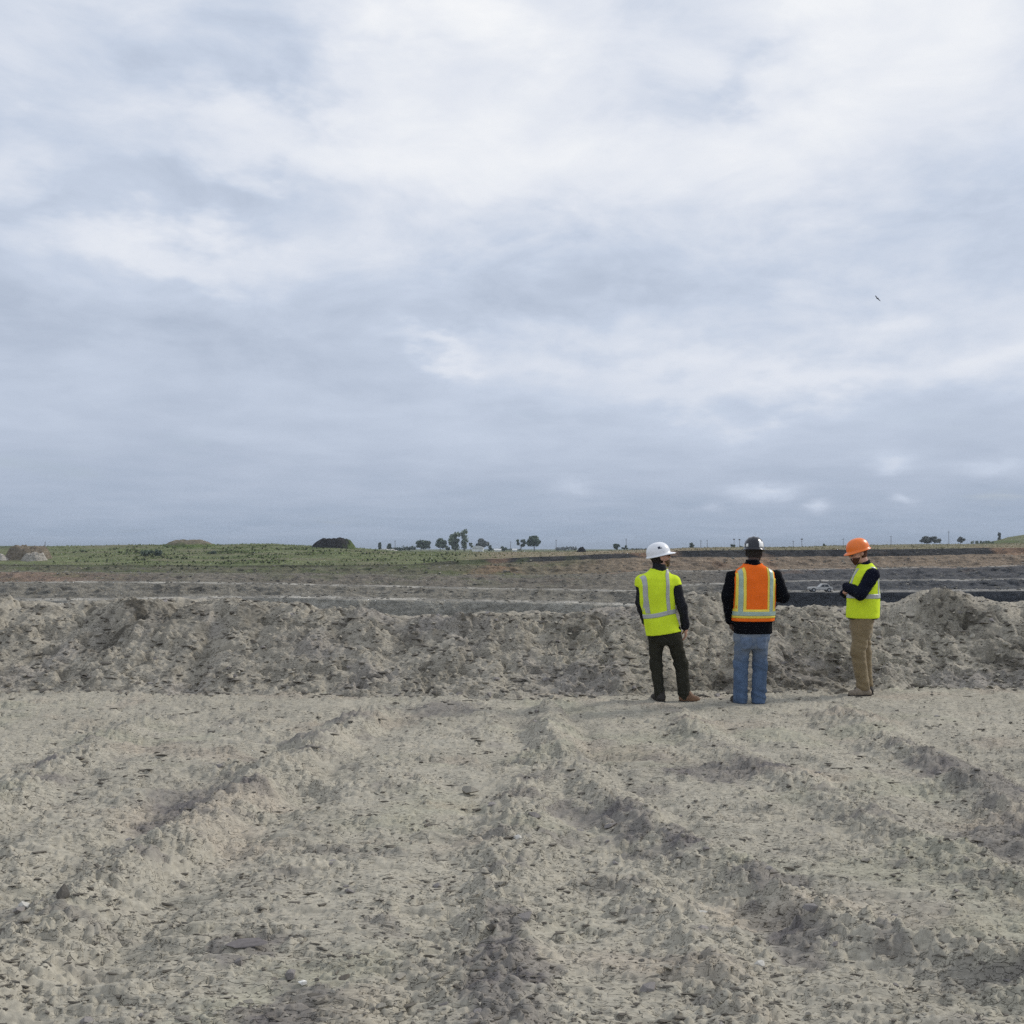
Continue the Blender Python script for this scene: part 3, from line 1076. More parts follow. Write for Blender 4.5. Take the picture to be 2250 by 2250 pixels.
def tree(px, base, top, wpx, d, label, style='round', leaf=None, group=None, cat='tree', name='tree', dens=1.0):
    B_ = pt(px, base, d)
    zg = plain_z(B_.x, B_.y)
    H = (base - top) / F * d
    z0 = min(B_.z, zg) - .05
    H = B_.z + H - z0
    Wd = wpx / F * d * 1.18
    root = bpy.data.objects.new(name, None)
    COL.objects.link(root)
    root.location = (B_.x, B_.y, z0)
    tag(root, label, cat, group)
    rr = random.Random(int(px * 7 + top))
    th = H * (.30 if style in ('round', 'open') else .22 if style == 'poplar' else .15)
    bm = bmesh.new()
    r0 = max(.05, H * .022)
    bm_tube(bm, [(0, 0, -.2), (rr.uniform(-.02, .02) * H, 0, th), (rr.uniform(-.03, .03) * H, 0, H * .75)], [r0 * 1.4, r0, r0 * .3], 7)
    # crown lobes
    lobes = []
    if style == 'round':
        for i in range(9):
            a = rr.uniform(0, 6.28)
            q = rr.uniform(0, .42)
            lobes.append(((q * Wd * math.cos(a), q * Wd * math.sin(a), H * rr.uniform(.38, .80)), Wd * rr.uniform(.17, .27), H * rr.uniform(.13, .19)))
        lobes.append(((0, 0, H * .82), Wd * .25, H * .17))
    elif style == 'poplar':
        for i in range(11):
            h_ = .2 + .72 * i / 10
            ww = (.34 - .20 * abs(h_ - .5)) * rr.uniform(.6, 1.0)
            lobes.append(((rr.uniform(-.22, .22) * Wd, rr.uniform(-.2, .2) * Wd, H * h_), Wd * ww * 1.15, H * rr.uniform(.10, .14)))
    elif style == 'open':
        for i in range(7):
            a = rr.uniform(0, 6.28)
            q = rr.uniform(.1, .42)
            lobes.append(((q * Wd * math.cos(a), q * Wd * math.sin(a), H * rr.uniform(.40, .86)), Wd * rr.uniform(.13, .20), H * rr.uniform(.09, .14)))
    elif style == 'bush':
        for i in range(8):
            a = rr.uniform(0, 6.28)
            q = rr.uniform(0, .40)
            lobes.append(((q * Wd * math.cos(a), q * Wd * math.sin(a) * .7, H * rr.uniform(.2, .68)), Wd * rr.uniform(.14, .22), H * rr.uniform(.2, .3)))
    else:  # hedge: long along x
        n_ = max(6, int(Wd / max(H, .5) * 4))
        for i in range(n_):
            lobes.append((((i + .5) / n_ * Wd - Wd / 2 + rr.uniform(-.3, .3), rr.uniform(-1, 1), H * rr.uniform(.35, .65)), Wd / n_ * rr.uniform(.7, 1.2), H * rr.uniform(.25, .40)))
    for (c_, rx, rz) in lobes[:6]:
        if style not in ('hedge',):
            bm_tube(bm, [(0, 0, th * rr.uniform(.6, 1.3)), (c_[0] * .5, c_[1] * .5, (th + c_[2]) * .5), c_], [r0 * .5, r0 * .35, r0 * .12], 5)
    link('trunk', bm_mesh('trunk', bm, True), M_bark, root)
    VV, FF, off = [], [], 0
    leafs = max(.18, min(H, Wd if style != 'hedge' else H) * .095)
    for (c_, rx, rz) in lobes:
        nl = int(95 * dens)
        for _ in range(nl):
            v = Vector((rr.gauss(0, 1), rr.gauss(0, 1), rr.gauss(0, 1))).normalized() * rr.random() ** .4
            p = Vector(c_) + Vector((v.x * rx, v.y * rx, v.z * rz))
            n_ = Vector((rr.gauss(0, 1), rr.gauss(0, 1), rr.gauss(.4, 1))).normalized()
            a = n_.orthogonal().normalized()
            b = n_.cross(a)
            s_ = leafs * rr.uniform(.5, 1.2)
            for q in range(4):
                an = math.pi / 2 * q + rr.uniform(-.4, .4)
                w_ = p + (a * math.cos(an) + b * math.sin(an) * .8) * s_
                VV.append((w_.x, w_.y, max(w_.z, .0)))
            FF.append((off, off + 1, off + 2, off + 3))
            off += 4
    link('crown', mesh_arrays('crown', np.array(VV), np.array(FF), False), leaf or M_leaf, root)
    return root


TG = 'trees along the horizon'
tree(835, 1211, 1192, 9, 640, 'small dark conical tree just right of the dark soil mound', 'poplar', group=TG)
tree(856, 1211, 1194, 14, 650, 'small bushy tree at the left end of the long far hedge', 'round', group=TG)
tree(886, 1213, 1198, 44, 660, 'long low far hedge left of the broad leaning tree', 'hedge', cat='hedge', name='hedge', dens=.8)
tree(925, 1213, 1186, 30, 660, 'broad dark tree leaning at the right end of the far hedge', 'round', group=TG)
tree(943, 1210, 1194, 9, 700, 'tiny thin tree between two bigger round trees', 'open', group=TG)
tree(967, 1212, 1183, 25, 680, 'round dark tree left of the pale poplars', 'round', group=TG)
tree(984, 1211, 1200, 9, 680, 'low dark shrub at the left foot of the poplars', 'bush', cat='shrub', name='shrub')
tree(1000, 1212, 1171, 27, 640, 'shorter pale poplar with several stems, left of the pair', 'poplar', M_leaf2, TG, dens=.7)
tree(1020, 1212, 1164, 18, 640, 'tallest pale poplar on the horizon', 'poplar', M_leaf2, TG, dens=.8)
tree(1035, 1211, 1192, 10, 640, 'small tree between the tallest poplar and the white shed', 'open', M_leaf2, TG)
tree(1057, 1211, 1183, 27, 720, 'grey-green tree standing behind the white shed', 'round', M_leaf3, TG)
tree(1077, 1210, 1198, 8, 700, 'tiny conical tree right of the white shed', 'poplar', group=TG)
tree(1105, 1210, 1197, 15, 700, 'low round dark shrub right of the white shed', 'bush', cat='shrub', name='shrub')
tree(1108, 1211, 1204, 62, 720, 'thin dark far hedge between white shed and open tree', 'hedge', cat='hedge', name='hedge', dens=.5)
tree(1145, 1211, 1184, 19, 690, 'open tree with a gap in its crown beside the big round tree', 'open', group=TG)
tree(1174, 1212, 1177, 31, 660, 'big dense round tree on the centre of the horizon', 'round', group=TG, dens=1.4)
tree(1244, 1212, 1199, 40, 800, 'hazy grey row of far bushes right of the big round tree', 'hedge', M_leaf3, cat='hedge', name='hedge', dens=.6)
tree(1353, 1211, 1194, 13, 560, 'left of two small dark trees on the skyline near the white helmet', 'round', group=TG)
tree(1373, 1211, 1198, 13, 560, 'right of two small dark trees on the skyline near the white helmet', 'open', group=TG)
tree(1410, 1210, 1203, 44, 620, 'low grey hedge on the skyline left of the white helmet', 'hedge', M_leaf3, cat='hedge', name='hedge', dens=.5)
tree(1521, 1209, 1193, 11, 520, 'dark pointed shrub on the skyline right of the white helmet', 'poplar', cat='shrub', name='shrub')
tree(1523, 1210, 1202, 40, 540, 'low dark hedge on the skyline right of the white helmet', 'hedge', cat='hedge', name='hedge', dens=.5)
tree(1610, 1206, 1194, 9, 470, 'small dark bush on the skyline left of the black helmet', 'bush', cat='shrub', name='shrub')
tree(1628, 1206, 1198, 11, 470, 'low dark bush touching the left side of the black helmet', 'bush', cat='shrub', name='shrub')
tree(1811, 1204, 1193, 8, 460, 'small dark bush on the skyline left of the orange helmet', 'bush', cat='shrub', name='shrub')
tree(2036, 1198, 1178, 22, 470, 'left half of a pair of grey-green bushes on the right skyline', 'round', M_leaf3, cat='shrub', name='shrub')
tree(2054, 1198, 1178, 22, 470, 'right half of a pair of grey-green bushes on the right skyline', 'round', M_leaf3, cat='shrub', name='shrub')
tree(2111, 1197, 1179, 15, 460, 'single round bush on the skyline near the terraced hill', 'round', M_leaf3, cat='shrub', name='shrub')
tree(2158, 1196, 1187, 44, 420, 'low green hedge at the foot of the terraced hill', 'hedge', M_leaf2, cat='hedge', name='hedge', dens=.6)
tree(2195, 1186, 1168, 9, 520, 'small tree on the left brow of the terraced hill', 'round', M_leaf3, TG)
for q in [(185, 1241, 1229, 14), (325, 1224, 1212, 44), (345, 1224, 1209, 26), (470, 1226, 1212, 20), (358, 1247, 1236, 12), (250, 1220, 1210, 18)]:
    pass
SB = 'dark shrubs in the grass of the left rise'
tree(183, 1217, 1208, 13, 285, 'small dark shrub alone in the grass at far left', 'bush', group=SB, cat='shrub', name='shrub')
tree(322, 1224, 1206, 46, 268, 'widest dark shrub in the grass of the left rise', 'bush', group=SB, cat='shrub', name='shrub')
tree(348, 1224, 1203, 24, 268, 'taller dark shrub at the right end of the widest one', 'bush', group=SB, cat='shrub', name='shrub')
tree(466, 1222, 1209, 20, 272, 'dark shrub in the grass right of the brown mound', 'bush', group=SB, cat='shrub', name='shrub')

# ------------------------------------------------------------------ mounds, hill, sheds, poles, vehicles on the plain
def mound(name, px0, px1, base, top, d, colr, label, seed, depth=1.0, flat=.4, green=None, cat='mound', m=None, steep=1.0, rows=26, cols=46):
    a, b = pt(px0, base, d), pt(px1, base, d)
    cx_ = (a.x + b.x) / 2
    hw = (b.x - a.x) / 2
    H = (base - top) / F * d
    z0 = a.z
    th = np.linspace(0, 2 * np.pi, cols)
    rr_ = np.linspace(0, 1.12, rows)
    RR, TH = np.meshgrid(rr_, th, indexing='ij')
    x_ = RR * np.cos(TH)
    y_ = RR * np.sin(TH)
    wob = .10 * fbm(np.cos(TH) * 1.5 + seed, np.sin(TH) * 1.5, 3, seed)
    prof_ = np.clip((1 - (RR * (1 + wob))) / (1 - flat), -.3, 1) ** 1.0
    prof_ = np.where(prof_ > 0, 1 - (1 - np.clip(prof_, 0, 1)) ** (1.6 * steep), prof_)
    z_ = H * prof_ + .24 * H * fbm(x_ * 3 + seed, y_ * 3, 4, seed + 3) * sstep(0, .4, prof_)
    col_ = np.array(colr) * (1 + .3 * fbm(x_ * 5, y_ * 5 + z_, 4, seed + 7))[..., None]
    if green is not None:
        g_ = green(x_, y_, prof_)[..., None]
        col_ = col_ * (1 - g_) + g_ * np.array((.105, .14, .05)) * (1 + .4 * fbm(x_ * 8, y_ * 8, 3, seed))[..., None]
    V_ = np.stack([x_ * hw, y_ * hw * depth, z_], -1).reshape(-1, 3)
    o = link(name, mesh_arrays(name, V_, grid_faces(rows, cols)[:, ::-1], True, np.clip(col_, .01, 1).reshape(-1, 3)), m or M_pit)
    o.location = (cx_, d, z0)
    return tag(o, label, cat)


mound('soil_mound', 682, 786, 1207, 1185, 305, (.038, .036, .035), 'black steep-sided soil mound with weeds on its right flank', 21, .6, .50,
      lambda x, y, p: sstep(.45, .85, x + .25 * fbm(x * 6, y * 6, 3, 9)), steep=1.1)
mound('soil_mound', 355, 478, 1202, 1187, 305, (.20, .175, .125), 'low brown mound on top of the grassy rise', 22, .7, .35,
      lambda x, y, p: sstep(.35, .8, 1 - p + .3 * fbm(x * 4, y * 4, 3, 12)))
mound('soil_mound', 8, 116, 1240, 1203, 262, (.20, .165, .12), 'broad brown mound at the far left of the pit rim', 23, .7, .62, steep=.8)
mound('sand_pile', 42, 108, 1238, 1216, 256, (.36, .33, .28), 'pale sand pile in front of the brown mound at far left', 24, .7, .55, steep=.7)
mound('sand_pile', -24, 20, 1234, 1217, 258, (.42, .39, .34), 'pale sand pile cut by the left edge of the picture', 25, .7, .2)
mound('soil_mound', 1266, 1290, 1216, 1203, 300, (.03, .03, .03), 'small black heap on the rim under the hazy bushes', 26, .7, .2)
mound('sand_pile', 822, 880, 1217, 1207, 330, (.52, .50, .46), 'thin pale bank of sand below the far hedge', 27, .5, .4)
hillc = mound('terraced_hill', 2150, 2900, 1200, 1172, 480, (.17, .175, .09), 'green terraced hill at the right edge', 28, .5, .55,
              lambda x, y, p: sstep(-.2, .4, fbm(x * 9, p * 7, 3, 15)), cat='hill', cols=90)

M_white = mat('white_paint', (.82, .82, .80), .6, .3, noise=[(1.5, .08)])
M_roof = mat('pale_roof', (.62, .63, .63), .5, .4, noise=[(1.5, .08)])
M_win = mat('dark_glass', (.03, .035, .04), .15, .5)
M_tyre = mat('tyre', (.025, .025, .025), .9, .2)
M_pole = mat('pole_wood', (.12, .10, .085), .9, .1)
M_rim = mat('rim', (.4, .4, .4), .4, .5, metallic=.6)


def empty(name, loc, label, cat, group=None):
    o = bpy.data.objects.new(name, None)
    COL.objects.link(o)
    o.location = loc
    return tag(o, label, cat, group)


# white shed with rounded roof
p = pt(1050, 1213, 560)
zg = plain_z(p.x, p.y)
shed = empty('white_shed', (p.x, p.y, min(zg, p.z)), 'white shed with a rounded roof among the horizon trees', 'shed')
hw, hh_ = 12 / F * 560, 14 / F * 560
bm = bmesh.new()
bm_box(bm, (-hw, -4, -.3), (hw, 4, hh_ * .55))
link('wall', bm_mesh('wall', bm), M_white, shed)
bm = bmesh.new()
sec = [(-hw * 1.04 + 2.08 * hw * i / 10, hh_ * (.56 + .42 * math.sin(math.pi * (.08 + .84 * i / 10)))) for i in range(11)]
va = [bm.verts.new((x_, -4.2, z_)) for x_, z_ in sec] + [bm.verts.new((sec[-1][0], -4.2, hh_ * .552)), bm.verts.new((sec[0][0], -4.2, hh_ * .552))]
vb = [bm.verts.new((v.co.x, 4.2, v.co.z)) for v in va]
n_ = len(va)
bm.faces.new(va)
bm.faces.new(vb[::-1])
for i in range(n_):
    bm.faces.new((va[i], vb[i], vb[(i + 1) % n_], va[(i + 1) % n_]))
link('roof', bm_mesh('roof', bm), M_roof, shed)
bm = bmesh.new()
bm_box(bm, (hw * .2, -4.06, -.2), (hw * .75, -4.0, hh_ * .42))
link('door', bm_mesh('door', bm), M_roof, shed)
# low white sheds further right
for (px0, px1, lb) in [(1086, 1101, 'low long white shed right of the rounded white shed'), (1126, 1136, 'tiny pale hut between the far hedge and the open tree')]:
    p = pt((px0 + px1) / 2, 1212, 600)
    r_ = empty('low_shed', (p.x, p.y, min(plain_z(p.x, p.y), p.z)), lb, 'shed')
    hw = (px1 - px0) / 2 / F * 600
    bm = bmesh.new()
    bm_box(bm, (-hw, -2, -.3), (hw, 2, 1.0))
    link('wall', bm_mesh('wall', bm), M_white, r_)
    bm = bmesh.new()
    vs = [bm.verts.new(q) for q in ((-hw - .2, -2.2, 1.003), (hw + .2, -2.2, 1.003), (hw + .2, 2.2, 1.003), (-hw - .2, 2.2, 1.003), (-hw - .2, 0, 1.7), (hw + .2, 0, 1.7))]
    for f in ((0, 1, 5, 4), (2, 3, 4, 5), (0, 4, 3), (1, 2, 5), (3, 2, 1, 0)):
        bm.faces.new([vs[i] for i in f])
    link('roof', bm_mesh('roof', bm), M_roof, r_)

# utility poles
PG = 'poles standing along the horizon'
POLES = [(99, 1203, 1190, 300, 'short dark post standing left of the grassy rise', 0), (868, 1212, 1187, 640, 'thin pole rising out of the left end of the far hedge', 1),
         (1122, 1211, 1189, 640, 'thin pole left of the open tree', 1), (1222, 1211, 1185, 640, 'thin pole right of the big round tree', 1),
         (1376, 1211, 1183, 640, 'thin pole over the right small tree near the white helmet', 1), (1540, 1208, 1187, 600, 'left of two thin poles between white and black helmets', 1),
         (1554, 1208, 1186, 600, 'right of two thin poles between white and black helmets', 1), (1613, 1206, 1186, 520, 'lamp pole above the small bush left of the black helmet', 2),
         (1625, 1206, 1187, 520, 'lamp pole closest to the left of the black helmet', 2), (1743, 1205, 1188, 520, 'plain pole right of the black helmet', 1),
         (1762, 1205, 1186, 520, 'lamp pole right of the plain pole by the black helmet', 2), (1853, 1203, 1183, 520, 'thin pole just left of the orange helmet', 1),
         (1958, 1201, 1177, 520, 'thin pole right of the orange helmet', 1), (2085, 1198, 1166, 520, 'tallest thin pole on the right skyline', 1)]
for (px, base, top, d, lb, kind) in POLES:
    p = pt(px, base, d)
    z0 = min(p.z, plain_z(p.x, p.y)) - .1
    H = pt(px, top, d).z - z0
    r_ = empty('utility_pole', (p.x, p.y, z0), lb, 'pole', PG)
    bm = bmesh.new()
    rad = .00022 * d if kind else .00032 * d
    bm_tube(bm, [(0, 0, -.3), (0, 0, H)], [rad * 1.2, rad * .8], 8)
    link('pole', bm_mesh('pole', bm), M_pole, r_)
    if kind == 1:
        bm = bmesh.new()
        bm_box(bm, (-.7, rad, H * .90), (.7, rad + .1, H * .90 + .12))
        link('crossarm', bm_mesh('crossarm', bm), M_pole, r_)
    elif kind == 2:
        bm = bmesh.new()
        bm_box(bm, (-.42, -.25, H), (.42, .25, H + .55))
        link('lamp_head', bm_mesh('lamp_head', bm), M_pole, r_)

# white pickup on the bench
d = 181.5
p = pt(1802, 1303, d)
pk = empty('pickup_truck', (p.x, p.y, plain_z(p.x, p.y)), 'small white pickup truck parked on the dark pit bench', 'truck')
M_truck = mat('dusty_white_paint', (.50, .49, .46), .6, .3, noise=[(2, .1)])
prof2 = [(-2.05, .45), (-2.08, .78), (-1.95, .86), (-.72, .90), (-.70, .88), (.0, .88), (2.0, .90), (2.06, .62), (2.02, .42)]


def extrude_y(name, sec_, y0, y1, material, parent, bev=.0):
    bm = bmesh.new()
    a_ = [bm.verts.new((x_, y0, z_)) for x_, z_ in sec_]
    b_ = [bm.verts.new((x_, y1, z_)) for x_, z_ in sec_]
    bm.faces.new(a_)
    bm.faces.new(b_[::-1])
    for i in range(len(a_)):
        bm.faces.new((a_[i], b_[i], b_[(i + 1) % len(a_)], a_[(i + 1) % len(a_)]))
    bmesh.ops.recalc_face_normals(bm, faces=bm.faces)
    if bev:
        bmesh.ops.bevel(bm, geom=bm.edges[:], offset=bev, segments=2, affect='EDGES')
    return link(name, bm_mesh(name, bm, False), material, parent)


extrude_y('body', prof2, -.82, .82, M_truck, pk, .03)
extrude_y('cab', [(-.35, .87), (.18, 1.40), (.30, 1.45), (1.22, 1.45), (1.34, 1.38), (1.62, .87)], -.74, .74, M_truck, pk, .03)
for (sec_, nm) in (([(-.12, .93), (.26, 1.33), (.58, 1.33), (.58, .93)], 'window'), ([(.66, .93), (.66, 1.33), (1.16, 1.33), (1.40, .93)], 'window')):
    for sgn in (-1, 1):
        extrude_y(nm, sec_, sgn * .735, sgn * .752, M_win, pk)
for wx_ in (-1.35, 1.35):
    for wy_ in (-.80, .80):
        bm = bmesh.new()
        bm_tube(bm, [(wx_, wy_ - .11, .36), (wx_, wy_ + .11, .36)], [.36, .36], 18)
        w_ = link('wheel', bm_mesh('wheel', bm), M_tyre, pk)
        bm = bmesh.new()
        bm_tube(bm, [(wx_, wy_ - .115, .36), (wx_, wy_ + .115, .36)], [.2, .2], 14)
        link('rim', bm_mesh('rim', bm), M_rim, w_)

# bird
bp = pt(1927.5, 656, 70)
bm = bmesh.new()
bm_tube(bm, [(0, -.12, 0), (0, -.08, .005), (0, 0, .01), (0, .08, .008), (0, .11, .01)], [.006, .028, .038, .026, .006], 8)
M_bird = mat('feathers', (.03, .032, .036), .8, .2, noise=[(20, .2)])
bird = link('bird', bm_mesh('bird', bm, True), M_bird)
bird.location = bp
bird.rotation_euler = (R(8), R(43), R(12))
tag(bird, 'small dark bird flying alone in the cloudy sky', 'bird')
for s_ in (-1, 1):
    bm = bmesh.new()
    top_ = [(0, -.05, .02), (.10, -.06, .035), (.20, -.075, .03), (.275, -.10, .015)]
    bot_ = [(0, .06, .02), (.10, .065, .035), (.20, .03, .03), (.275, -.085, .015)]
    a_ = [bm.verts.new((s_ * q[0], q[1], q[2])) for q in top_]
    b_ = [bm.verts.new((s_ * q[0], q[1], q[2])) for q in bot_]
    c_ = [bm.verts.new((s_ * q[0], q[1], q[2] - .012)) for q in top_]
    e_ = [bm.verts.new((s_ * q[0], q[1], q[2] - .012)) for q in bot_]
    for i in range(3):
        bm.faces.new((a_[i], a_[i + 1], b_[i + 1], b_[i]))
        bm.faces.new((c_[i], e_[i], e_[i + 1], c_[i + 1]))
        bm.faces.new((a_[i], c_[i], c_[i + 1], a_[i + 1]))
        bm.faces.new((b_[i], b_[i + 1], e_[i + 1], e_[i]))
    bmesh.ops.recalc_face_normals(bm, faces=bm.faces)
    link('wing', bm_mesh('wing', bm, True), M_bird, bird)
bm = bmesh.new()
bm_box(bm, (-.025, -.20, .0), (.025, -.10, .012))
link('tail', bm_mesh('tail', bm), M_bird, bird)

# ------------------------------------------------------------------ people (signed-distance bodies and clothes turned into meshes)
def cap(P, a, b, ra, rb):
    ax_, ay_, az_ = (float(q) for q in a)
    bx_, by_, bz_ = (float(q) for q in b)
    ux, uy, uz = bx_ - ax_, by_ - ay_, bz_ - az_
    px, py, pz = P[:, 0] - ax_, P[:, 1] - ay_, P[:, 2] - az_
    t_ = (px * ux + py * uy + pz * uz) / (ux * ux + uy * uy + uz * uz + 1e-12)
    np.minimum(t_, 1, out=t_)
    np.maximum(t_, 0, out=t_)
    px -= t_ * ux
    py -= t_ * uy
    pz -= t_ * uz
    return np.sqrt(px * px + py * py + pz * pz) - (ra + t_ * (rb - ra))


def ell(P, c, r_):
    x_, y_, z_ = ((P[:, i] - c[i]) / r_[i] for i in range(3))
    k0 = np.sqrt(x_ * x_ + y_ * y_ + z_ * z_)
    x_, y_, z_ = x_ / r_[0], y_ / r_[1], z_ / r_[2]
    return k0 * (k0 - 1) / (np.sqrt(x_ * x_ + y_ * y_ + z_ * z_) + 1e-9)


def smin(a, b, k_=.03):
    h = np.clip(.5 + .5 * (b - a) / k_, 0, 1)
    return b * (1 - h) + a * h - k_ * h * (1 - h)


def chain(P, pts, rads, k_=.02):
    d = None
    for (a, b, ra, rb) in zip(pts, pts[1:], rads, rads[1:]):
        e = cap(P, a, b, ra, rb)
        d = e if d is None else smin(d, e, k_)
    return d


def loft(P, T, yaw, grow=0.0, n=2.4):
    """T rows: z, cx, cy, a (half width), b (half depth)"""
    z = P[:, 2]
    zs = T[:, 0]
    cx_, cy_, a, b = (np.interp(z, zs, T[:, i]) for i in (1, 2, 3, 4))
    a = a + grow
    b = b + grow
    x_, y_ = P[:, 0] - cx_, P[:, 1] - cy_
    c, s = math.cos(yaw), math.sin(yaw)
    xl, yl = x_ * c + y_ * s, -x_ * s + y_ * c
    q = (np.abs(xl / a) ** n + np.abs(yl / b) ** n) ** (1 / n)
    d = (q - 1) * np.minimum(a, b)
    return np.maximum(d, np.maximum(zs[0] - z, z - zs[-1]))


def sdf_mesh(name, f, lo, hi, h):
    """block-sparse surface nets"""
    lo = np.asarray(lo, float)
    hi = np.asarray(hi, float)
    Bk_ = 10
    nb = np.ceil((hi - lo) / (h * Bk_)).astype(int)
    n = nb * Bk_ + 1
    bi = np.stack(np.meshgrid(*[np.arange(q) for q in nb], indexing='ij'), -1).reshape(-1, 3)
    cen_ = lo + (bi + .5) * Bk_ * h
    dc = f(cen_)
    field = np.ones(n, np.float32)
    act = np.abs(dc) < Bk_ * h * .87 * 1.35 + .02
    loc = np.stack(np.meshgrid(*[np.arange(Bk_ + 1)] * 3, indexing='ij'), -1).reshape(-1, 3)
    for b in bi[~act & (dc < 0)]:
        s0 = b * Bk_
        field[s0[0]:s0[0] + Bk_ + 1, s0[1]:s0[1] + Bk_ + 1, s0[2]:s0[2] + Bk_ + 1] = -1
    ab = bi[act]
    for i in range(0, len(ab), 6):
        blk = ab[i:i + 6]
        idx = (blk[:, None, :] * Bk_ + loc[None]).reshape(-1, 3)
        v = f(lo + idx * h)
        field[idx[:, 0], idx[:, 1], idx[:, 2]] = v
    field[0], field[-1] = 1, 1
    field[:, 0], field[:, -1] = 1, 1
    field[:, :, 0], field[:, :, -1] = 1, 1
    s = field < 0
    cnt = np.zeros(n - 1, np.int8)
    for o_ in np.ndindex(2, 2, 2):
        cnt += s[o_[0]:n[0] - 1 + o_[0], o_[1]:n[1] - 1 + o_[1], o_[2]:n[2] - 1 + o_[2]]
    ci = np.argwhere((cnt > 0) & (cnt < 8))
    vid = np.full(n - 1, -1, np.int32)
    vid[tuple(ci.T)] = np.arange(len(ci))
    acc = np.zeros((len(ci), 3))
    num = np.zeros(len(ci))
    for ax in range(3):
        for o1 in (0, 1):
            for o2 in (0, 1):
                o_ = [0, 0, 0]
                o_[(ax + 1) % 3], o_[(ax + 2) % 3] = o1, o2
                p0 = ci + o_
                p1 = p0.copy()
                p1[:, ax] += 1
                v0 = field[tuple(p0.T)]
                v1 = field[tuple(p1.T)]
                m_ = (v0 < 0) != (v1 < 0)
                t_ = np.where(m_, v0 / (v0 - v1 + 1e-12), 0)
                q = p0.astype(float)
                q[:, ax] += t_
                acc += q * m_[:, None]
                num += m_
    V_ = lo + acc / num[:, None] * h
    FF = []
    for ax in range(3):
        a1, a2 = (ax + 1) % 3, (ax + 2) % 3
        sl0 = [slice(None)] * 3
        sl1 = [slice(None)] * 3
        sl0[ax] = slice(0, -1)
        sl1[ax] = slice(1, None)
        s0, s1 = s[tuple(sl0)], s[tuple(sl1)]
        e = np.argwhere(s0 != s1)
        e = e[(e[:, a1] > 0) & (e[:, a2] > 0) & (e[:, a1] < n[a1] - 1) & (e[:, a2] < n[a2] - 1)]
        ids = []
        for (o1, o2) in ((-1, -1), (0, -1), (0, 0), (-1, 0)):
            c = e.copy()
            c[:, a1] += o1
            c[:, a2] += o2
            ids.append(vid[tuple(c.T)])
        q = np.stack(ids, 1)
        inside = s0[tuple(e.T)]
        q[~inside] = q[~inside][:, ::-1]
        FF.append(q)
    FF = np.concatenate(FF)
    FF = FF[(FF >= 0).all(1)]
    return mesh_arrays(name, V_, FF, True)


def head_frame(C_, yaw, pitch):
    """columns: right, forward, up of the head"""
    Rz = Matrix.Rotation(yaw, 3, 'Z')
    Rx = Matrix.Rotation(pitch, 3, 'X')
    M_ = np.array(Rz @ Rx)
    C_ = np.asarray(C_, float)
    return C_, M_


def head_sdf(P, C_, M_, neck):
    L = (P - C_) @ M_
    far_ = np.sqrt((L * L).sum(1))
    if far_.min() > .40:
        return far_ - .25
    d = ell(L, (0, -.012, .030), (.075, .096, .098))
    d = smin(d, ell(L, (0, .030, -.030), (.062, .066, .080)), .03)
    d = smin(d, ell(L, (0, .045, -.082), (.044, .042, .034)), .03)
    d = smin(d, cap(L, (-.032, .078, .016), (.032, .078, .016), .014, .014), .015)
    d = smin(d, cap(L, (0, .092, .004), (0, .114, -.030), .007, .013), .010)
    for s in (-1, 1):
        d = smin(d, ell(L, (s * .078, -.006, -.012), (.011, .022, .033)), .008)
        d = -smin(-d, ell(L, (s * .030, .104, .000), (.017, .016, .010)), .008)
        d = smin(d, ell(L, (s * .030, .080, -.001), (.012, .012, .011)), .002)
        d = smin(d, ell(L, (s * .040, .062, -.030), (.022, .022, .018)), .02)
    d = smin(d, cap(L, (-.020, .090, -.058), (.020, .090, -.058), .006, .006), .006)
    d = smin(d, cap(L, (-.017, .088, -.069), (.017, .088, -.069), .007, .007), .006)
    nk = C_ + M_ @ np.array((0, -.030, -.05))
    return smin(d, cap(P, nk, neck, .054, .062), .03)


def hand_prims(wrist, fdir, palm, side, curl=.7, size=1.0):
    """list of capsules for a hand: wrist point, finger direction, palm normal, thumb side direction"""
    w = np.asarray(wrist, float)
    f = np.asarray(fdir, float) / np.linalg.norm(fdir)
    p_ = np.asarray(palm, float)
    p_ = p_ - f * (p_ @ f)
    p_ /= np.linalg.norm(p_)
    sd = np.asarray(side, float)
    sd = sd - f * (sd @ f) - p_ * (sd @ p_)
    sd /= np.linalg.norm(sd)
    out = [(w, w + f * .03, .027, .026)]
    lens = [.070, .080, .074, .058]
    for i in range(4):
        off = (1.5 - i) * .021
        k0 = w + f * .025 + sd * off * .8
        k1 = w + f * .088 + sd * off
        out.append((k0 * size + w * (1 - size), k1 * size + w * (1 - size), .016, .0125))
        d1 = f * math.cos(curl) + p_ * math.sin(curl)
        m1 = k1 + d1 * lens[i] * .52
        d2 = f * math.cos(curl * 2.1) + p_ * math.sin(curl * 2.1)
        m2 = m1 + d2 * lens[i] * .48
        out.append((k1, m1, .0098, .0088))
        out.append((m1, m2, .0088, .0075))
    t0 = w + f * .028 + sd * .028 + p_ * .006
    t1 = t0 + (f * .75 + sd * .55 + p_ * .35) / 1.0 * .042
    t2 = t1 + (f * .9 + sd * .05 + p_ * .45) * .030
    out.append((t0, t1, .015, .0115))
    out.append((t1, t2, .0110, .0088))
    return out


def fold(P, sx, sy, sz, seed, off=0.0):
    return perlin3(P[:, 0] * sx + off, P[:, 1] * sy, P[:, 2] * sz, seed)


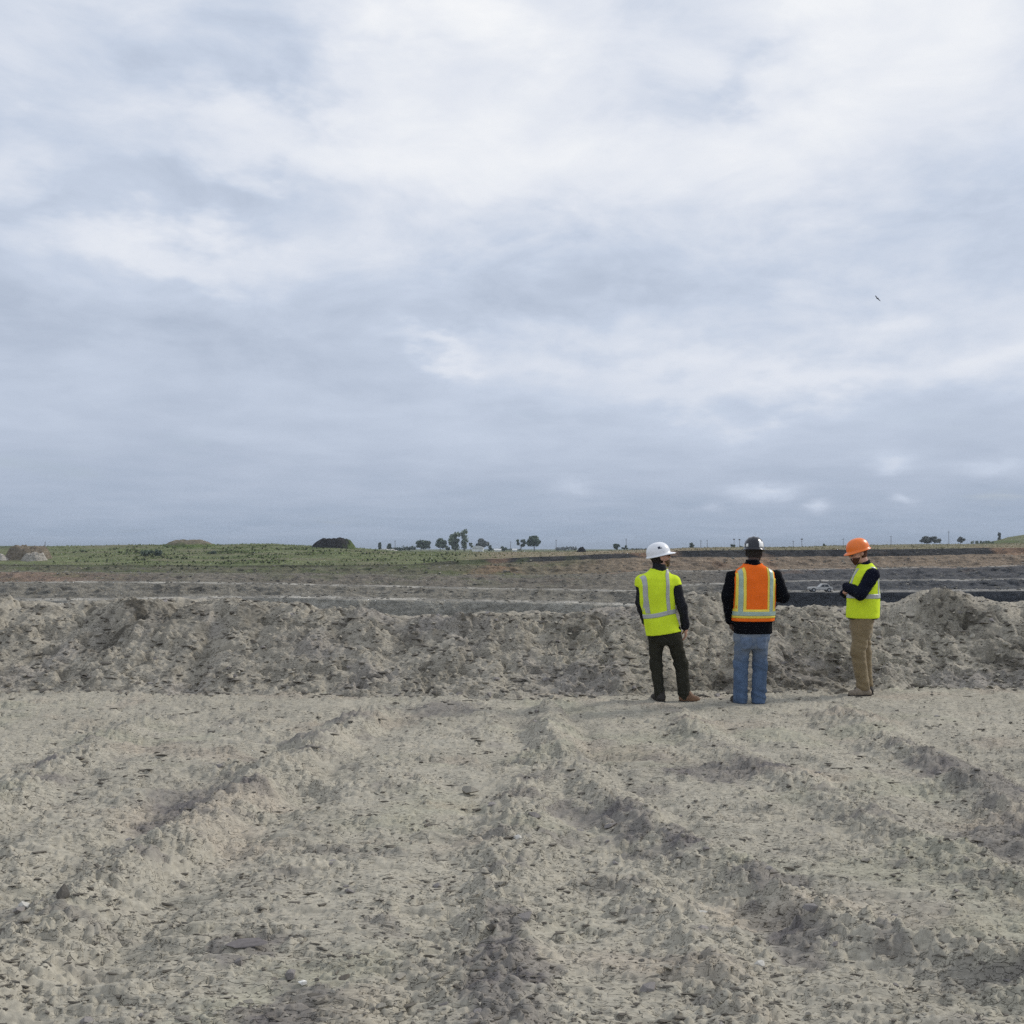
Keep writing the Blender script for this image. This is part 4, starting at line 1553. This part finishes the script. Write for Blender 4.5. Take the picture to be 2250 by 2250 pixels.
def trace(f, O, D, tmax=.9, steps=46):
    t_ = np.zeros(len(O))
    for _ in range(steps):
        d = f(O + D * t_[:, None])
        t_ = np.clip(t_ + d * .8, 0, 1.5)
    d = f(O + D * t_[:, None])
    return t_, (np.abs(d) < .006) & (t_ < tmax)


def ribbon_mesh(name, Pg, ok, D, off, th=.003):
    """Pg (r,c,3) grid of surface points, D outward directions"""
    r_, c_ = Pg.shape[:2]
    top_ = (Pg + D * off).reshape(-1, 3)
    bot_ = (Pg + D * (off - th - .006)).reshape(-1, 3)
    gf = grid_faces(r_, c_)
    okf = ok.reshape(-1)[gf].all(1)
    gf = gf[okf]
    nV = len(top_)
    # border edges
    ed = {}
    for q in gf:
        for i in range(4):
            e = (int(q[i]), int(q[(i + 1) % 4]))
            if (e[1], e[0]) in ed:
                del ed[(e[1], e[0])]
            else:
                ed[e] = 1
    side = np.array([(b, a, a + nV, b + nV) for (a, b) in ed], np.int32).reshape(-1, 4)
    FF = np.concatenate([gf, gf[:, ::-1] + nV, side])
    used = np.unique(FF)
    mp = np.full(nV * 2, -1, np.int32)
    mp[used] = np.arange(len(used))
    return mesh_arrays(name, np.concatenate([top_, bot_])[used], mp[FF], True)


def cloth(name, col, rough=.85, nz=.10, bscale=120, sheen=.15, spec=.15):
    return mat(name, col, rough, spec, noise=[(9, nz), (60, nz * .6)], bump=[(bscale, .35, .004)], sheen=sheen)


M_lime = cloth('lime_fabric', (.68, .85, .040), .8, .07, sheen=0, spec=.05)
M_orange = cloth('orange_fabric', (.93, .170, .022), .8, .08, sheen=0, spec=.05)
M_tape = mat('silver_tape', (.42, .43, .42), .38, .5, noise=[(30, .08)])
M_tape_g = mat('silver_green_tape', (.36, .47, .40), .38, .5, noise=[(30, .10)])
M_tape_y = mat('yellow_tape', (.90, .70, .10), .6, .3, noise=[(30, .06)])
M_trim = mat('lime_trim', (.80, .90, .22), .7, .2, noise=[(30, .06)])
M_char = cloth('charcoal_jacket', (.020, .021, .025), sheen=0, spec=.1)
M_black = cloth('black_jacket', (.005, .0055, .008), sheen=0, spec=.06)
M_navy = cloth('navy_sleeve', (.007, .009, .018), sheen=0, spec=.08)
M_olive = cloth('dark_olive_trousers', (.031, .030, .022), nz=.18, sheen=0, spec=.08)
M_jeans = cloth('blue_denim', (.085, .128, .205), .85, .25, sheen=.05)
_t = NT(M_jeans.node_tree)
_b = M_jeans.node_tree.nodes['Principled BSDF']
_tc = _t.node('ShaderNodeTexCoord')
_sp = _t.node('ShaderNodeSeparateXYZ')
_t.l.new(_tc.outputs['Object'], _sp.inputs[0])
_f = _t.m('MULTIPLY', _t.mapr(_sp.outputs[2], .40, .72), _t.mapr(_t.noise(_tc.outputs['Object'], 6.0, 3, .6), .3, .65))
_src = _b.inputs['Base Color'].links[0].from_socket
_t.l.new(_t.mixc(_f, _src, (.215, .245, .285)), _b.inputs['Base Color'])
M_pocket = cloth('denim_pocket', (.135, .18, .26), .85, .2)
M_khaki = cloth('khaki_trousers', (.225, .172, .098), .85, .14)
M_boot = mat('boot_leather', (.165, .092, .052), .7, .3, noise=[(14, .25)], bump=[(60, .4, .004)])
M_boot_d = mat('dark_boot_leather', (.035, .03, .026), .7, .3, noise=[(14, .25)], bump=[(60, .4, .004)])
M_boot_t = mat('dusty_boot_leather', (.26, .215, .165), .8, .2, noise=[(14, .25)], bump=[(60, .4, .004)])
M_sole = mat('boot_sole', (.04, .034, .03), .9, .2)
M_hatw = mat('white_hat_shell', (.82, .83, .85), .28, .5, noise=[(14, .03)])
M_hatk = mat('black_hat_shell', (.014, .016, .022), .22, .5, noise=[(14, .1)])
M_hato = mat('orange_hat_shell', (.90, .20, .022), .34, .5, noise=[(14, .04)])
M_stick = mat('white_sticker', (.82, .82, .80), .5, .3)
M_emb = mat('navy_emblem', (.03, .04, .07), .5, .3)
M_hair_d = mat('dark_hair', (.018, .013, .010), .7, .3, noise=[(60, .3)], bump=[(160, .6, .006)])
M_hair_b = mat('brown_beard', (.10, .062, .035), .8, .2, noise=[(60, .3)], bump=[(160, .6, .006)])
M_hair_r = mat('reddish_beard', (.085, .032, .018), .8, .2, noise=[(60, .3)], bump=[(160, .6, .006)])
M_frame = mat('glasses_frame', (.02, .02, .02), .4, .5)
M_lens = mat('glasses_lens', (.06, .05, .045), .1, .6)
M_paper = mat('paper', (.75, .75, .73), .7, .2)


def skin(name, c):
    return mat(name, c, .55, .35, noise=[(25, .08)], bump=[(90, .2, .002)])


M_skin1 = skin('skin_light', (.58, .33, .235))
M_skin2 = skin('skin_dark', (.075, .042, .030))
M_skin3 = skin('skin_ruddy', (.60, .34, .25))


def hard_hat(parent, C_, M_, material, peak, ridge=.004, brim=.012):
    """shell with brim and front peak, in the head frame"""
    nT, nR = 56, 22
    th = np.linspace(0, 2 * np.pi, nT, endpoint=False)
    rows_ = []
    ax_, ay_ = .112, .140
    for i in range(nR):
        q = i / (nR - 1)
        ang = q * math.pi / 2
        rad = math.sin(ang) ** .86
        z_ = .028 + .138 * math.cos(ang) ** .80
        x_ = ax_ * rad * np.sin(th)
        y_ = ay_ * rad * np.cos(th) - .006
        zz = np.full(nT, z_)
        zz = zz + ridge * np.exp(-(x_ / .016) ** 2) * (1 - q ** 6) + ridge * .6 * (np.exp(-((np.abs(x_) - .05) / .012) ** 2)) * (1 - q ** 4)
        rows_.append(np.stack([x_, y_, zz], -1))
    front = np.clip(np.cos(th), 0, 1) ** 2.2
    rimx, rimy = rows_[-1][:, 0], rows_[-1][:, 1]
    for (g, dz_) in ((.35, -.003), (1.0, -.010)):
        ext = (brim + peak * front) * g
        nx, ny = np.sin(th), np.cos(th)
        rows_.append(np.stack([rimx + nx * ext, rimy + ny * ext, .028 + dz_ - .012 * front * g + 0 * th], -1))
    out_ = len(rows_)
    # thickness: inner surface back up
    last = rows_[-1].copy()
    last[:, 2] -= .006
    rows_.append(last)
    inn = np.stack([rimx * .96, rimy * .96, .018 + 0 * th], -1)
    rows_.append(inn)
    for q in (.85, .6, .3, .02):
        rad = math.sin(q * math.pi / 2)
        rows_.append(np.stack([rimx * .955 * rad, (rimy + .006) * .955 * rad - .006, .022 + .130 * math.cos(q * math.pi / 2) + 0 * th], -1))
    G = np.array(rows_)
    V_ = (G.reshape(-1, 3) @ M_.T) + C_
    nr = len(rows_)
    i = np.arange(nr - 1)[:, None] * nT
    j = np.arange(nT)[None, :]
    j2 = (j + 1) % nT
    FF = np.stack([i + j, i + nT + j, i + nT + j2, i + j2], -1).reshape(-1, 4)[:, ::-1]
    me = mesh_arrays('hard_hat', V_, FF, True)
    o = link('hard_hat', me, material, parent)
    return o, G[:nR]


def hat_patch(name, hat, Gs, C_, M_, th0, th1, q0, q1, material, off=.0025):
    """thin sticker following the shell"""
    nR, nT = Gs.shape[:2]
    ths = np.linspace(th0, th1, 6)
    qs = np.linspace(q0, q1, 5)
    pts_ = np.zeros((5, 6, 3))
    for i, q in enumerate(qs):
        ang = q * math.pi / 2
        rad = math.sin(ang) ** .86
        pts_[i, :, 0] = .112 * rad * np.sin(ths)
        pts_[i, :, 1] = .140 * rad * np.cos(ths) - .006
        pts_[i, :, 2] = .028 + .138 * math.cos(ang) ** .80 + .002
    nrm = pts_ - np.array((0, -.006, .03))
    nrm /= np.linalg.norm(nrm, axis=2)[..., None]
    me = ribbon_mesh(name, pts_, np.ones((5, 6), bool), nrm, off, .001)
    V_ = np.empty(len(me.vertices) * 3, np.float32)
    me.vertices.foreach_get('co', V_)
    V_ = V_.reshape(-1, 3) @ M_.T.astype(np.float32) + C_.astype(np.float32)
    me.vertices.foreach_set('co', V_.ravel())
    me.update()
    return link(name, me, material, hat)


def boot(parent, ankle, heel, toe, material, shaft=.044, h=.006):
    ankle, heel, toe = (np.asarray(q, float) for q in (ankle, heel, toe))

    def f(P):
        d = cap(P, (heel[0], heel[1], .045), (toe[0], toe[1], .036), .046, .040)
        mid = (heel * .35 + toe * .65)
        d = smin(d, cap(P, (mid[0], mid[1], .05), (ankle[0], ankle[1], .12), .042, .048), .02)
        d = smin(d, cap(P, (heel[0], heel[1], .05), (ankle[0], ankle[1], .13), .042, shaft), .02)
        d = d + .0025 * fold(P, 30, 30, 50, 5)
        return np.maximum(d, .012 - P[:, 2])

    def fs(P):
        d = cap(P * np.array((1, 1, 0)), (heel[0], heel[1], 0), (toe[0], toe[1], 0), .050, .046)
        return np.maximum(d, np.maximum(-P[:, 2] - .012, P[:, 2] - .022))
    lo = np.minimum(np.minimum(ankle, heel), toe) - .09
    hi = np.maximum(np.maximum(ankle, heel), toe) + .09
    lo[2], hi[2] = -.04, .24
    o = link('boot', sdf_mesh('boot', f, lo, hi, h), material, parent)
    link('sole', sdf_mesh('sole', fs, lo, hi, h), M_sole, o)
    return o


def person(name_lab, at_px, S):
    """S: dictionary of the pose and clothes; all coordinates in metres from the point between the feet"""
    x0, y0 = gpt(*at_px)
    T = np.array(S['torso'], float)
    yaw = S['yaw']
    C_, M_ = head_frame(*S['head'])
    neck = np.array(S['neck'], float)
    armL, armR = S['armL'], S['armR']
    legL, legR = S['legL'], S['legR']
    AP = np.array(armL[0] + armR[0] + legL[0] + legR[0] + [tuple(C_)])
    lo = np.array((min(AP[:, 0].min() - .13, T[:, 1].min() - .27), AP[:, 1].min() - .24, -.04))
    hi = np.array((max(AP[:, 0].max() + .13, T[:, 1].max() + .27), AP[:, 1].max() + .24, 2.0))

    def box(za, zb, dz_=.0):
        return np.array((lo[0], lo[1], za)), np.array((hi[0], hi[1], zb))

    def torso(P, g=0.0):
        return loft(P, T, yaw, g)

    def arms(P, g=0.0):
        a = chain(P, armL[0], [r_ + g for r_ in armL[1]])
        b = chain(P, armR[0], [r_ + g for r_ in armR[1]])
        return a, b

    def legs(P, g=0.0):
        return np.minimum(chain(P, legL[0], [r_ + g for r_ in legL[1]], .03), chain(P, legR[0], [r_ + g for r_ in legR[1]], .03))
    hands = []
    for h_ in S['hands']:
        hands += hand_prims(*h_)

    def f_body(P):
        d = head_sdf(P, C_, M_, neck)
        d = smin(d, torso(P, -.042), .03)
        a, b = arms(P, -.030)
        d = smin(d, np.minimum(a, b), .02)
        d = smin(d, legs(P, -.042), .02)
        hd = None
        near_ = False
        for h_ in S['hands']:
            if np.sqrt(((P - np.array(h_[0])) ** 2).sum(1)).min() < .30:
                near_ = True
        if not near_:
            return d
        for (a_, b_, ra, rb) in hands:
            e = cap(P, a_, b_, ra, rb)
            hd = e if hd is None else smin(hd, e, .004)
        return smin(d, hd, .006)
    body = link('person', sdf_mesh('body', f_body, *box(-.03, C_[2] + .2), .0080), S['skin'])
    body.location = (x0, y0, -.010)
    tag(body, name_lab, 'person', 'three people in hard hats and safety vests')

    # trousers
    def f_tr(P):
        z = P[:, 2]
        pel = np.maximum(loft(P, np.array(S['pelvis'], float), S.get('pyaw', yaw)), 0)
        pel = loft(P, np.array(S['pelvis'], float), S.get('pyaw', yaw))
        d = smin(legs(P), pel, .045)
        kn = S.get('knee_z', .45)
        amp = .0048 + .015 * np.exp(-((z - .12) / .11) ** 2) + .008 * np.exp(-((z - kn) / .11) ** 2) + .007 * np.exp(-((z - .72) / .09) ** 2)
        d = d + amp * fold(P + np.stack([0 * z, 0 * z, P[:, 0] * .35], 1), 6, 6, 19, 3, S['seed']) + .004 * fold(P, 14, 14, 36, 9, S['seed'])
        return np.maximum(d, np.maximum(S['hem'] - z, z - S['waist']))
    link('trousers', sdf_mesh('trousers', f_tr, *box(-.02, S['waist'] + .03), .0095), S['m_tr'], body)

    for (xl, zp) in S.get('pockets', []):
        k_ = np.linspace(-.5, .5, 10)
        zz = np.linspace(0, 1, 12)
        O = np.zeros((12, 10, 3))
        O[..., 0] = xl + k_[None, :] * .125 * (1 - .25 * (1 - zz[:, None]) ** 3)
        O[..., 1] = -.45
        O[..., 2] = zp + zz[:, None] * .135 + .018 * np.abs(k_)[None, :] * 2 * (1 - zz[:, None])
        D = np.broadcast_to(np.array((0, 1.0, 0)), O.shape).reshape(-1, 3)
        t_, ok = trace(f_tr, O.reshape(-1, 3), D, .47)
        Pq = O.reshape(-1, 3) + D * t_[:, None]
        link('back_pocket', ribbon_mesh('back_pocket', Pq.reshape(O.shape), ok.reshape(12, 10), np.broadcast_to(np.array((0, -1.0, 0)), O.shape), .004), S['m_pk'], body)

    # jacket or shirt with sleeves
    def f_jk(P):
        a, b = arms(P)
        tz = P[:, 2]
        nf = .010 * fold(P, 9, 9, 15, 4, S['seed']) + .005 * fold(P, 20, 20, 24, 8, S['seed'])
        d = smin(torso(P, -.004), smin(a, b, .01) + nf, .035)
        col_ = cap(P, neck + np.array((0, 0, -.03)), neck + np.array((S.get('colx', 0), 0, .055)), .078, .072)
        d = smin(d, col_, .02)
        ctop = neck[2] + S.get('ctop', .06) + S.get('cslope', 0) * (P[:, 0] - neck[0])
        near = np.hypot(P[:, 0] - neck[0], P[:, 1] - neck[1]) < .13
        d = np.where(near, np.maximum(d, tz - ctop), d)
        return np.maximum(d, S['jhem'] - tz)
    link('jacket', sdf_mesh('jacket', f_jk, *box(S['jhem'] - .04, neck[2] + .12), .0095), S['m_jk'], body)

    # vest
    def vest0(P):
        z = P[:, 2]
        nf = .0075 * fold(P, 8, 8, 5, 6, S['seed']) + .0035 * fold(P, 16, 16, 11, 2, S['seed'])
        d = torso(P, S.get('vgrow', .014)) + nf
        cf = S.get('capfrac', 0)
        if cf:
            for A_ in (armL, armR):
                p0, p1 = np.array(A_[0][0]), np.array(A_[0][1])
                d = smin(d, cap(P, p0, p0 + (p1 - p0) * cf, A_[1][0] + .007, A_[1][0] + .007), .04)
        return d

    def hole_sdf(P):
        cf = S.get('capfrac', 0)
        out_ = None
        for A_ in (armL, armR):
            p0, p1 = np.array(A_[0][0]), np.array(A_[0][1])
            e = cap(P, p0 + (p1 - p0) * (cf + .02 if cf else 0), p1, A_[1][0] + S.get('hole', .01), A_[1][1] + S.get('hole', .01))
            if cf:
                u = (p1 - p0) / np.linalg.norm(p1 - p0)
                e = np.maximum(cap(P, p0, p1, A_[1][0] + .03, A_[1][1] + S.get('hole', .01)), cf * np.linalg.norm(p1 - p0) - (P - p0) @ u)
            e = np.maximum(e, S.get('holez', 1.12) - P[:, 2])
            out_ = e if out_ is None else np.minimum(out_, e)
        return out_

    def hemz(P):
        return S['vhem'] + S.get('vslope', 0) * (P[:, 0] - T[0, 1])

    def vneck(P):
        r_ = S.get('vneck', .085)
        return -ell(P, neck + np.array((0, S.get('vny', .0), .02 + S.get('vnz', 0))), (r_, r_ * 1.15, .075))

    def f_v(P):
        d = vest0(P)
        d = np.maximum(d, -hole_sdf(P))
        d = np.maximum(d, vneck(P))
        return np.maximum(d, np.maximum(hemz(P) - P[:, 2], P[:, 2] - (neck[2] + .03)))
    vest = link('safety_vest', sdf_mesh('safety_vest', f_v, *box(S['vhem'] - .06, neck[2] + .06), .0085), S['m_v'], body)
    c, s = math.cos(yaw), math.sin(yaw)
    RX = np.array((c, s, 0.0))
    FW = np.array((-s, c, 0.0))

    def ctr(z):
        return np.stack([np.interp(z, T[:, 0], T[:, 1]), np.interp(z, T[:, 0], T[:, 2]), z], -1)

    def arm_ok(P):
        a, b = arms(P)
        return (hole_sdf(P) > .002) & (np.minimum(a, b) > -.045)

    def vstripe(x_a, x_b, za, zb, w, material, off, sgn=-1, n=44, name='reflective_stripe'):
        """vertical tape on the back (sgn -1) or the front (+1): lateral position from bottom x_a to top x_b"""
        z = np.linspace(za, zb, n)
        lat = x_a + (x_b - x_a) * (z - za) / (zb - za)
        k_ = np.linspace(-.5, .5, 6)
        O = ctr(z)[:, None, :] + (lat[:, None] + k_[None, :] * w)[..., None] * RX + FW * sgn * .45
        D = np.broadcast_to(-FW * sgn, O.shape).reshape(-1, 3)
        t_, ok = trace(vest0, O.reshape(-1, 3), D, .47)
        Pq = (O.reshape(-1, 3) + D * t_[:, None])
        ok &= arm_ok(Pq) & (vneck(Pq) < 0)
        return link(name, ribbon_mesh(name, Pq.reshape(O.shape), ok.reshape(O.shape[:2]), np.broadcast_to(FW * sgn, O.shape), off), material, vest)

    def hstripe(z0_, w, material, off, slope=0.0, n=120, name='reflective_stripe'):
        a_ = np.linspace(0, 2 * np.pi, n)
        k_ = np.linspace(-.5, .5, 6)
        D0 = np.stack([np.cos(a_), np.sin(a_), 0 * a_], -1)
        z = z0_ + k_[:, None] * w + 0 * a_[None, :]
        O = np.zeros((6, n, 3))
        cc = ctr(z)
        O = cc + D0[None] * .5
        O[..., 2] = z + slope * O[..., 0]
        D = np.broadcast_to(-D0[None], O.shape).reshape(-1, 3)
        t_, ok = trace(vest0, O.reshape(-1, 3), D, .49)
        Pq = O.reshape(-1, 3) + D * t_[:, None]
        ok &= arm_ok(Pq)
        return link(name, ribbon_mesh(name, Pq.reshape(O.shape), ok.reshape(O.shape[:2]), np.broadcast_to(D0[None], O.shape), off), material, vest)
    S['stripes'](vstripe, hstripe)

    for (an, he, to, m_) in S['boots']:
        boot(body, an, he, to, m_)
    hat, Gs = hard_hat(body, C_, M_, S['m_hat'], S['peak'], S.get('ridge', .004), S.get('brim', .012))
    for q in S.get('patches', []):
        hat_patch('sticker', hat, Gs, C_, M_, *q)

    # hair under the hat
    def f_hair(P):
        L = (P - C_) @ M_
        d = head_sdf(P, C_, M_, neck) - .007 - .003 * fold(L, 60, 60, 30, 3)
        reg = np.maximum(L[:, 1] - (.006 + np.where(L[:, 2] > .03, .05, 0)), S.get('hairz', -.07) - L[:, 2])
        ear = -ell(L, (.078, .0, -.012), (.03, .026, .036))
        ear2 = -ell(L, (-.078, .0, -.012), (.03, .026, .036))
        return np.maximum(np.maximum(d, reg), np.maximum(np.maximum(ear, ear2), L[:, 2] - .06))
    link('hair', sdf_mesh('hair', f_hair, C_ - .17, C_ + .17, .005), S['m_hair'], body)
    if S.get('beard'):
        def f_be(P):
            L = (P - C_) @ M_
            d = head_sdf(P, C_, M_, neck) - .009 - .004 * fold(L, 70, 70, 50, 4)
            d = smin(d, ell(L, (0, .062, -.105), (.036, .030, .034 * S['beard'])), .02)
            reg = np.maximum(.028 - L[:, 1] - .55 * (L[:, 2] + .06), L[:, 2] + .055 - .10 * np.clip(L[:, 1] - .06, 0, 1))
            mouth = .016 - np.hypot(L[:, 0] * .62, (L[:, 2] + .063) * 1.6)
            mo = np.where(L[:, 1] > .07, mouth, -1)
            return np.maximum(np.maximum(d, reg), np.maximum(mo, -.15 - L[:, 2]))
        link('beard', sdf_mesh('beard', f_be, C_ - .19, C_ + .17, .005), S['m_beard'], body)
    if S.get('glasses'):
        def f_gl(P):
            L = (P - C_) @ M_
            d = None
            for s_ in (-1, 1):
                q = np.hypot(np.hypot((L[:, 0] - s_ * .034) * .8, L[:, 2] - .001) - .020, L[:, 1] - .108) - .0035
                d = q if d is None else np.minimum(d, q)
                d = np.minimum(d, cap(L, (s_ * .060, .102, .006), (s_ * .082, -.005, .008), .0035, .003))
            return np.minimum(d, cap(L, (-.014, .110, .006), (.014, .110, .006), .003, .003))
        g_ = link('glasses', sdf_mesh('glasses', f_gl, C_ - .14, C_ + .14, .0035), M_frame, body)

        def f_ln(P):
            L = (P - C_) @ M_
            d = None
            for s_ in (-1, 1):
                q = np.maximum(np.hypot((L[:, 0] - s_ * .034) * .8, L[:, 2] - .001) - .019, np.abs(L[:, 1] - .108) - .0022)
                d = q if d is None else np.minimum(d, q)
            return d
        link('lens', sdf_mesh('lens', f_ln, C_ - .14, C_ + .14, .0035), M_lens, g_)
    # eyes
    for s_ in (-1, 1):
        bm = bmesh.new()
        q = C_ + M_ @ np.array((s_ * .030, .0845, -.001))
        bmesh.ops.create_icosphere(bm, subdivisions=2, radius=.0085, matrix=Matrix.Translation(q))
        link('eye', bm_mesh('eye', bm, True), M_frame, body)
    return body


# --- left man: lime vest, white helmet, head turned to the right
def st1(v, h):
    v(-.172, -.198, 1.005, 1.47, .045, M_tape, .004)
    v(.062, .072, 1.005, 1.50, .045, M_tape, .004)
    h(1.005, .048, M_tape, .005, .06)


person('person in a lime vest and white hard hat looking to the right', (1481, 1541), dict(
    seed=1.3, yaw=R(17), skin=M_skin1,
    torso=[(.68, -.100, 0, .192, .130), (.80, -.112, 0, .190, .132), (1.0, -.165, 0, .176, .122), (1.2, -.185, 0, .200, .130), (1.32, -.185, 0, .218, .130),
           (1.39, -.185, 0, .206, .115), (1.435, -.182, 0, .160, .10), (1.475, -.168, 0, .10, .085), (1.52, -.16, 0, .068, .075), (1.545, -.16, 0, .064, .07)],
    pelvis=[(.64, -.095, 0, .13, .11), (.72, -.10, 0, .170, .125), (.90, -.11, 0, .175, .125), (.96, -.12, 0, .17, .12)],
    neck=(-.160, 0, 1.50), head=((-.150, .03, 1.640), R(-80), R(13)),
    armL=([(-.362, .0, 1.365), (-.366, .06, 1.11), (-.300, .19, .90)], [.066, .054, .042]),
    armR=([(.012, .02, 1.36), (.092, -.03, 1.09), (.142, .04, .845)], [.066, .056, .046]),
    hands=[((.144, .045, .84), (.02, .10, -1), (-1, .1, 0), (0, 1, 0), .35), ((-.305, .20, .885), (.35, .15, -1), (1, 0, .2), (0, 1, 0), .6)],
    legL=([(-.195, 0, .86), (-.200, .02, .42), (-.155, -.01, .045)], [.098, .068, .057]),
    legR=([(-.018, 0, .80), (.085, .03, .43), (.128, .0, .045)], [.090, .075, .070]),
    hem=.030, waist=.86, jhem=.770, vhem=.775, vslope=.13, vneck=.090, ctop=.062, cslope=-.12, hole=.006, capfrac=.21,
    m_tr=M_olive, m_jk=M_char, m_v=M_lime, m_hat=M_hatw, m_hair=M_hair_d, m_beard=M_hair_b, beard=.9, glasses=True, peak=.050, ridge=.0015,
    boots=[((-.155, -.005, .1), (-.150, -.04, 0), (-.205, .15, 0), M_boot_d), ((.128, .0, .1), (.100, -.01, 0), (.245, -.06, 0), M_boot)],
    patches=[(R(86), R(100), .60, .74, M_emb), (R(79), R(87), .70, .74, M_emb)], stripes=st1))


# --- middle man: orange vest, black helmet, seen from behind
def st2(v, h):
    for q in (-.176, .164):
        v(q, q, 1.02, 1.565, .102, M_tape_y, .004)
        v(q - .004, q - .004, 1.02, 1.565, .046, M_tape_g, .007)
    h(1.012, .098, M_tape_y, .0045)
    h(1.012, .046, M_tape_g, .0075)


person('person in an orange vest, black hard hat and blue jeans seen from behind', (1646, 1545), dict(
    seed=5.1, yaw=R(4), skin=M_skin2,
    torso=[(.76, .048, 0, .214, .150), (.90, .05, 0, .218, .155), (1.05, .055, 0, .220, .150), (1.25, .06, 0, .228, .150), (1.40, .065, 0, .238, .140),
           (1.465, .065, 0, .222, .125), (1.51, .062, 0, .165, .11), (1.55, .055, 0, .10, .09), (1.59, .052, 0, .072, .08), (1.62, .05, 0, .066, .075)],
    pelvis=[(.62, .03, 0, .15, .12), (.72, .035, 0, .190, .14), (.80, .045, 0, .186, .135), (.96, .045, 0, .184, .13)],
    neck=(.052, .0, 1.56), head=((.078, .03, 1.700), R(-22), R(-4)),
    armL=([(-.178, .0, 1.42), (-.240, -.02, 1.20), (-.195, .06, .93)], [.072, .066, .050]),
    armR=([(.308, .0, 1.42), (.392, .0, 1.195), (.28, .26, 1.19)], [.072, .068, .048]),
    hands=[((-.19, .065, .92), (.2, .15, -1), (1, .1, 0), (0, 1, 0), .5), ((.27, .27, 1.19), (-.8, .55, .15), (-.2, -.4, 1), (.2, .6, .6), .7)],
    legL=([(-.050, 0, .82), (-.085, .02, .44), (-.100, -.012, .03)], [.098, .079, .080]),
    legR=([(.125, 0, .82), (.130, .02, .44), (.100, -.012, .03)], [.098, .081, .080]),
    pockets=[(-.055, .615), (.120, .615)], m_pk=M_pocket,
    hem=.012, waist=.835, jhem=.785, vhem=.925, vneck=.098, ctop=.050, hole=.006,
    m_tr=M_jeans, m_jk=M_black, m_v=M_orange, m_hat=M_hatk, m_hair=M_hair_d, m_beard=M_hair_d, beard=.8, glasses=False, peak=.040, ridge=.006, brim=.014,
    boots=[((-.100, .0, .1), (-.105, -.028, 0), (-.135, .16, 0), M_boot_d), ((.100, .0, .1), (.100, -.028, 0), (.135, .16, 0), M_boot_d)],
    patches=[(R(204), R(220), .82, .96, M_stick), (R(236), R(250), .84, .96, M_stick), (R(104), R(140), .68, .98, M_stick)], stripes=st2))


# --- right man: lime vest, orange helmet, seen from his left side looking down
def st3(v, h):
    v(-.105, -.12, 1.175, 1.52, .045, M_tape, .004)
    v(.105, .12, 1.175, 1.52, .045, M_tape, .004)
    v(-.11, -.12, 1.175, 1.50, .045, M_tape, .004, 1)
    v(.11, .12, 1.175, 1.50, .045, M_tape, .004, 1)
    h(1.175, .052, M_tape, .005)


p3 = person('person in a lime vest, orange hard hat and khaki trousers looking down', (1902, 1526), dict(
    seed=8.7, yaw=R(72), skin=M_skin3, pyaw=R(70),
    torso=[(.86, -.025, 0, .196, .172), (1.0, -.025, 0, .20, .176), (1.15, -.015, 0, .205, .172), (1.3, .0, 0, .212, .158), (1.41, .018, 0, .214, .135),
           (1.475, .028, 0, .190, .112), (1.52, .022, 0, .13, .09), (1.56, .004, 0, .078, .075), (1.60, -.012, 0, .065, .07)],
    pelvis=[(.70, -.04, 0, .14, .11), (.80, -.045, 0, .172, .132), (.95, -.035, 0, .178, .138), (1.0, -.03, 0, .178, .14)],
    neck=(-.005, 0, 1.535), head=((-.070, -.01, 1.690), R(100), R(-15)),
    armL=([(.030, -.215, 1.425), (-.135, -.265, 1.205), (-.228, -.060, 1.275)], [.078, .068, .058]),
    armR=([(.035, .215, 1.425), (-.10, .27, 1.19), (-.200, .13, 1.20)], [.078, .068, .050]),
    hands=[((-.222, -.035, 1.27), (.35, .9, -.12), (.4, .1, -.5), (-.2, .1, 1), .5), ((-.200, .115, 1.20), (.3, -.9, .05), (.3, -.1, 1), (-.5, .2, .5), .7)],
    legL=([(-.045, -.095, .90), (-.118, -.10, .52), (-.055, -.085, .075)], [.108, .084, .074]),
    legR=([(.000, .095, .90), (.018, .085, .48), (.050, .08, .05)], [.106, .078, .066]),
    hem=.075, waist=1.0, jhem=.90, vhem=.915, vneck=.088, ctop=.045, cslope=.35, hole=.008, knee_z=.55,
    m_tr=M_khaki, m_jk=M_navy, m_v=M_lime, m_hat=M_hato, m_hair=M_hair_r, m_beard=M_hair_r, beard=1.15, glasses=True, peak=.030, ridge=.002, brim=.013,
    boots=[((-.050, -.085, .1), (-.010, -.085, 0), (-.200, -.11, 0), M_boot_t), ((.055, .08, .1), (.062, .05, 0), (-.03, .20, 0), M_boot_d)],
    patches=[], stripes=st3))

# ------------------------------------------------------------------ haze
bm = bmesh.new()
bm_box(bm, (-7800, -45, -14), (7800, 6100, 24))
bmesh.ops.recalc_face_normals(bm, faces=bm.faces)
M_haze = bpy.data.materials.new('haze')
M_haze.use_nodes = True
_t = NT(M_haze.node_tree)
M_haze.node_tree.nodes.clear()
_o = _t.node('ShaderNodeOutputMaterial')
_v = _t.node('ShaderNodeVolumePrincipled')
_v.inputs['Color'].default_value = (.60, .68, .78, 1)
_v.inputs['Density'].default_value = .0002
_t.l.new(_v.outputs[0], _o.inputs['Volume'])
haze = link('haze', bm_mesh('haze', bm), M_haze)
tag(haze, 'thin bluish haze in the air over the plain', kind='stuff')
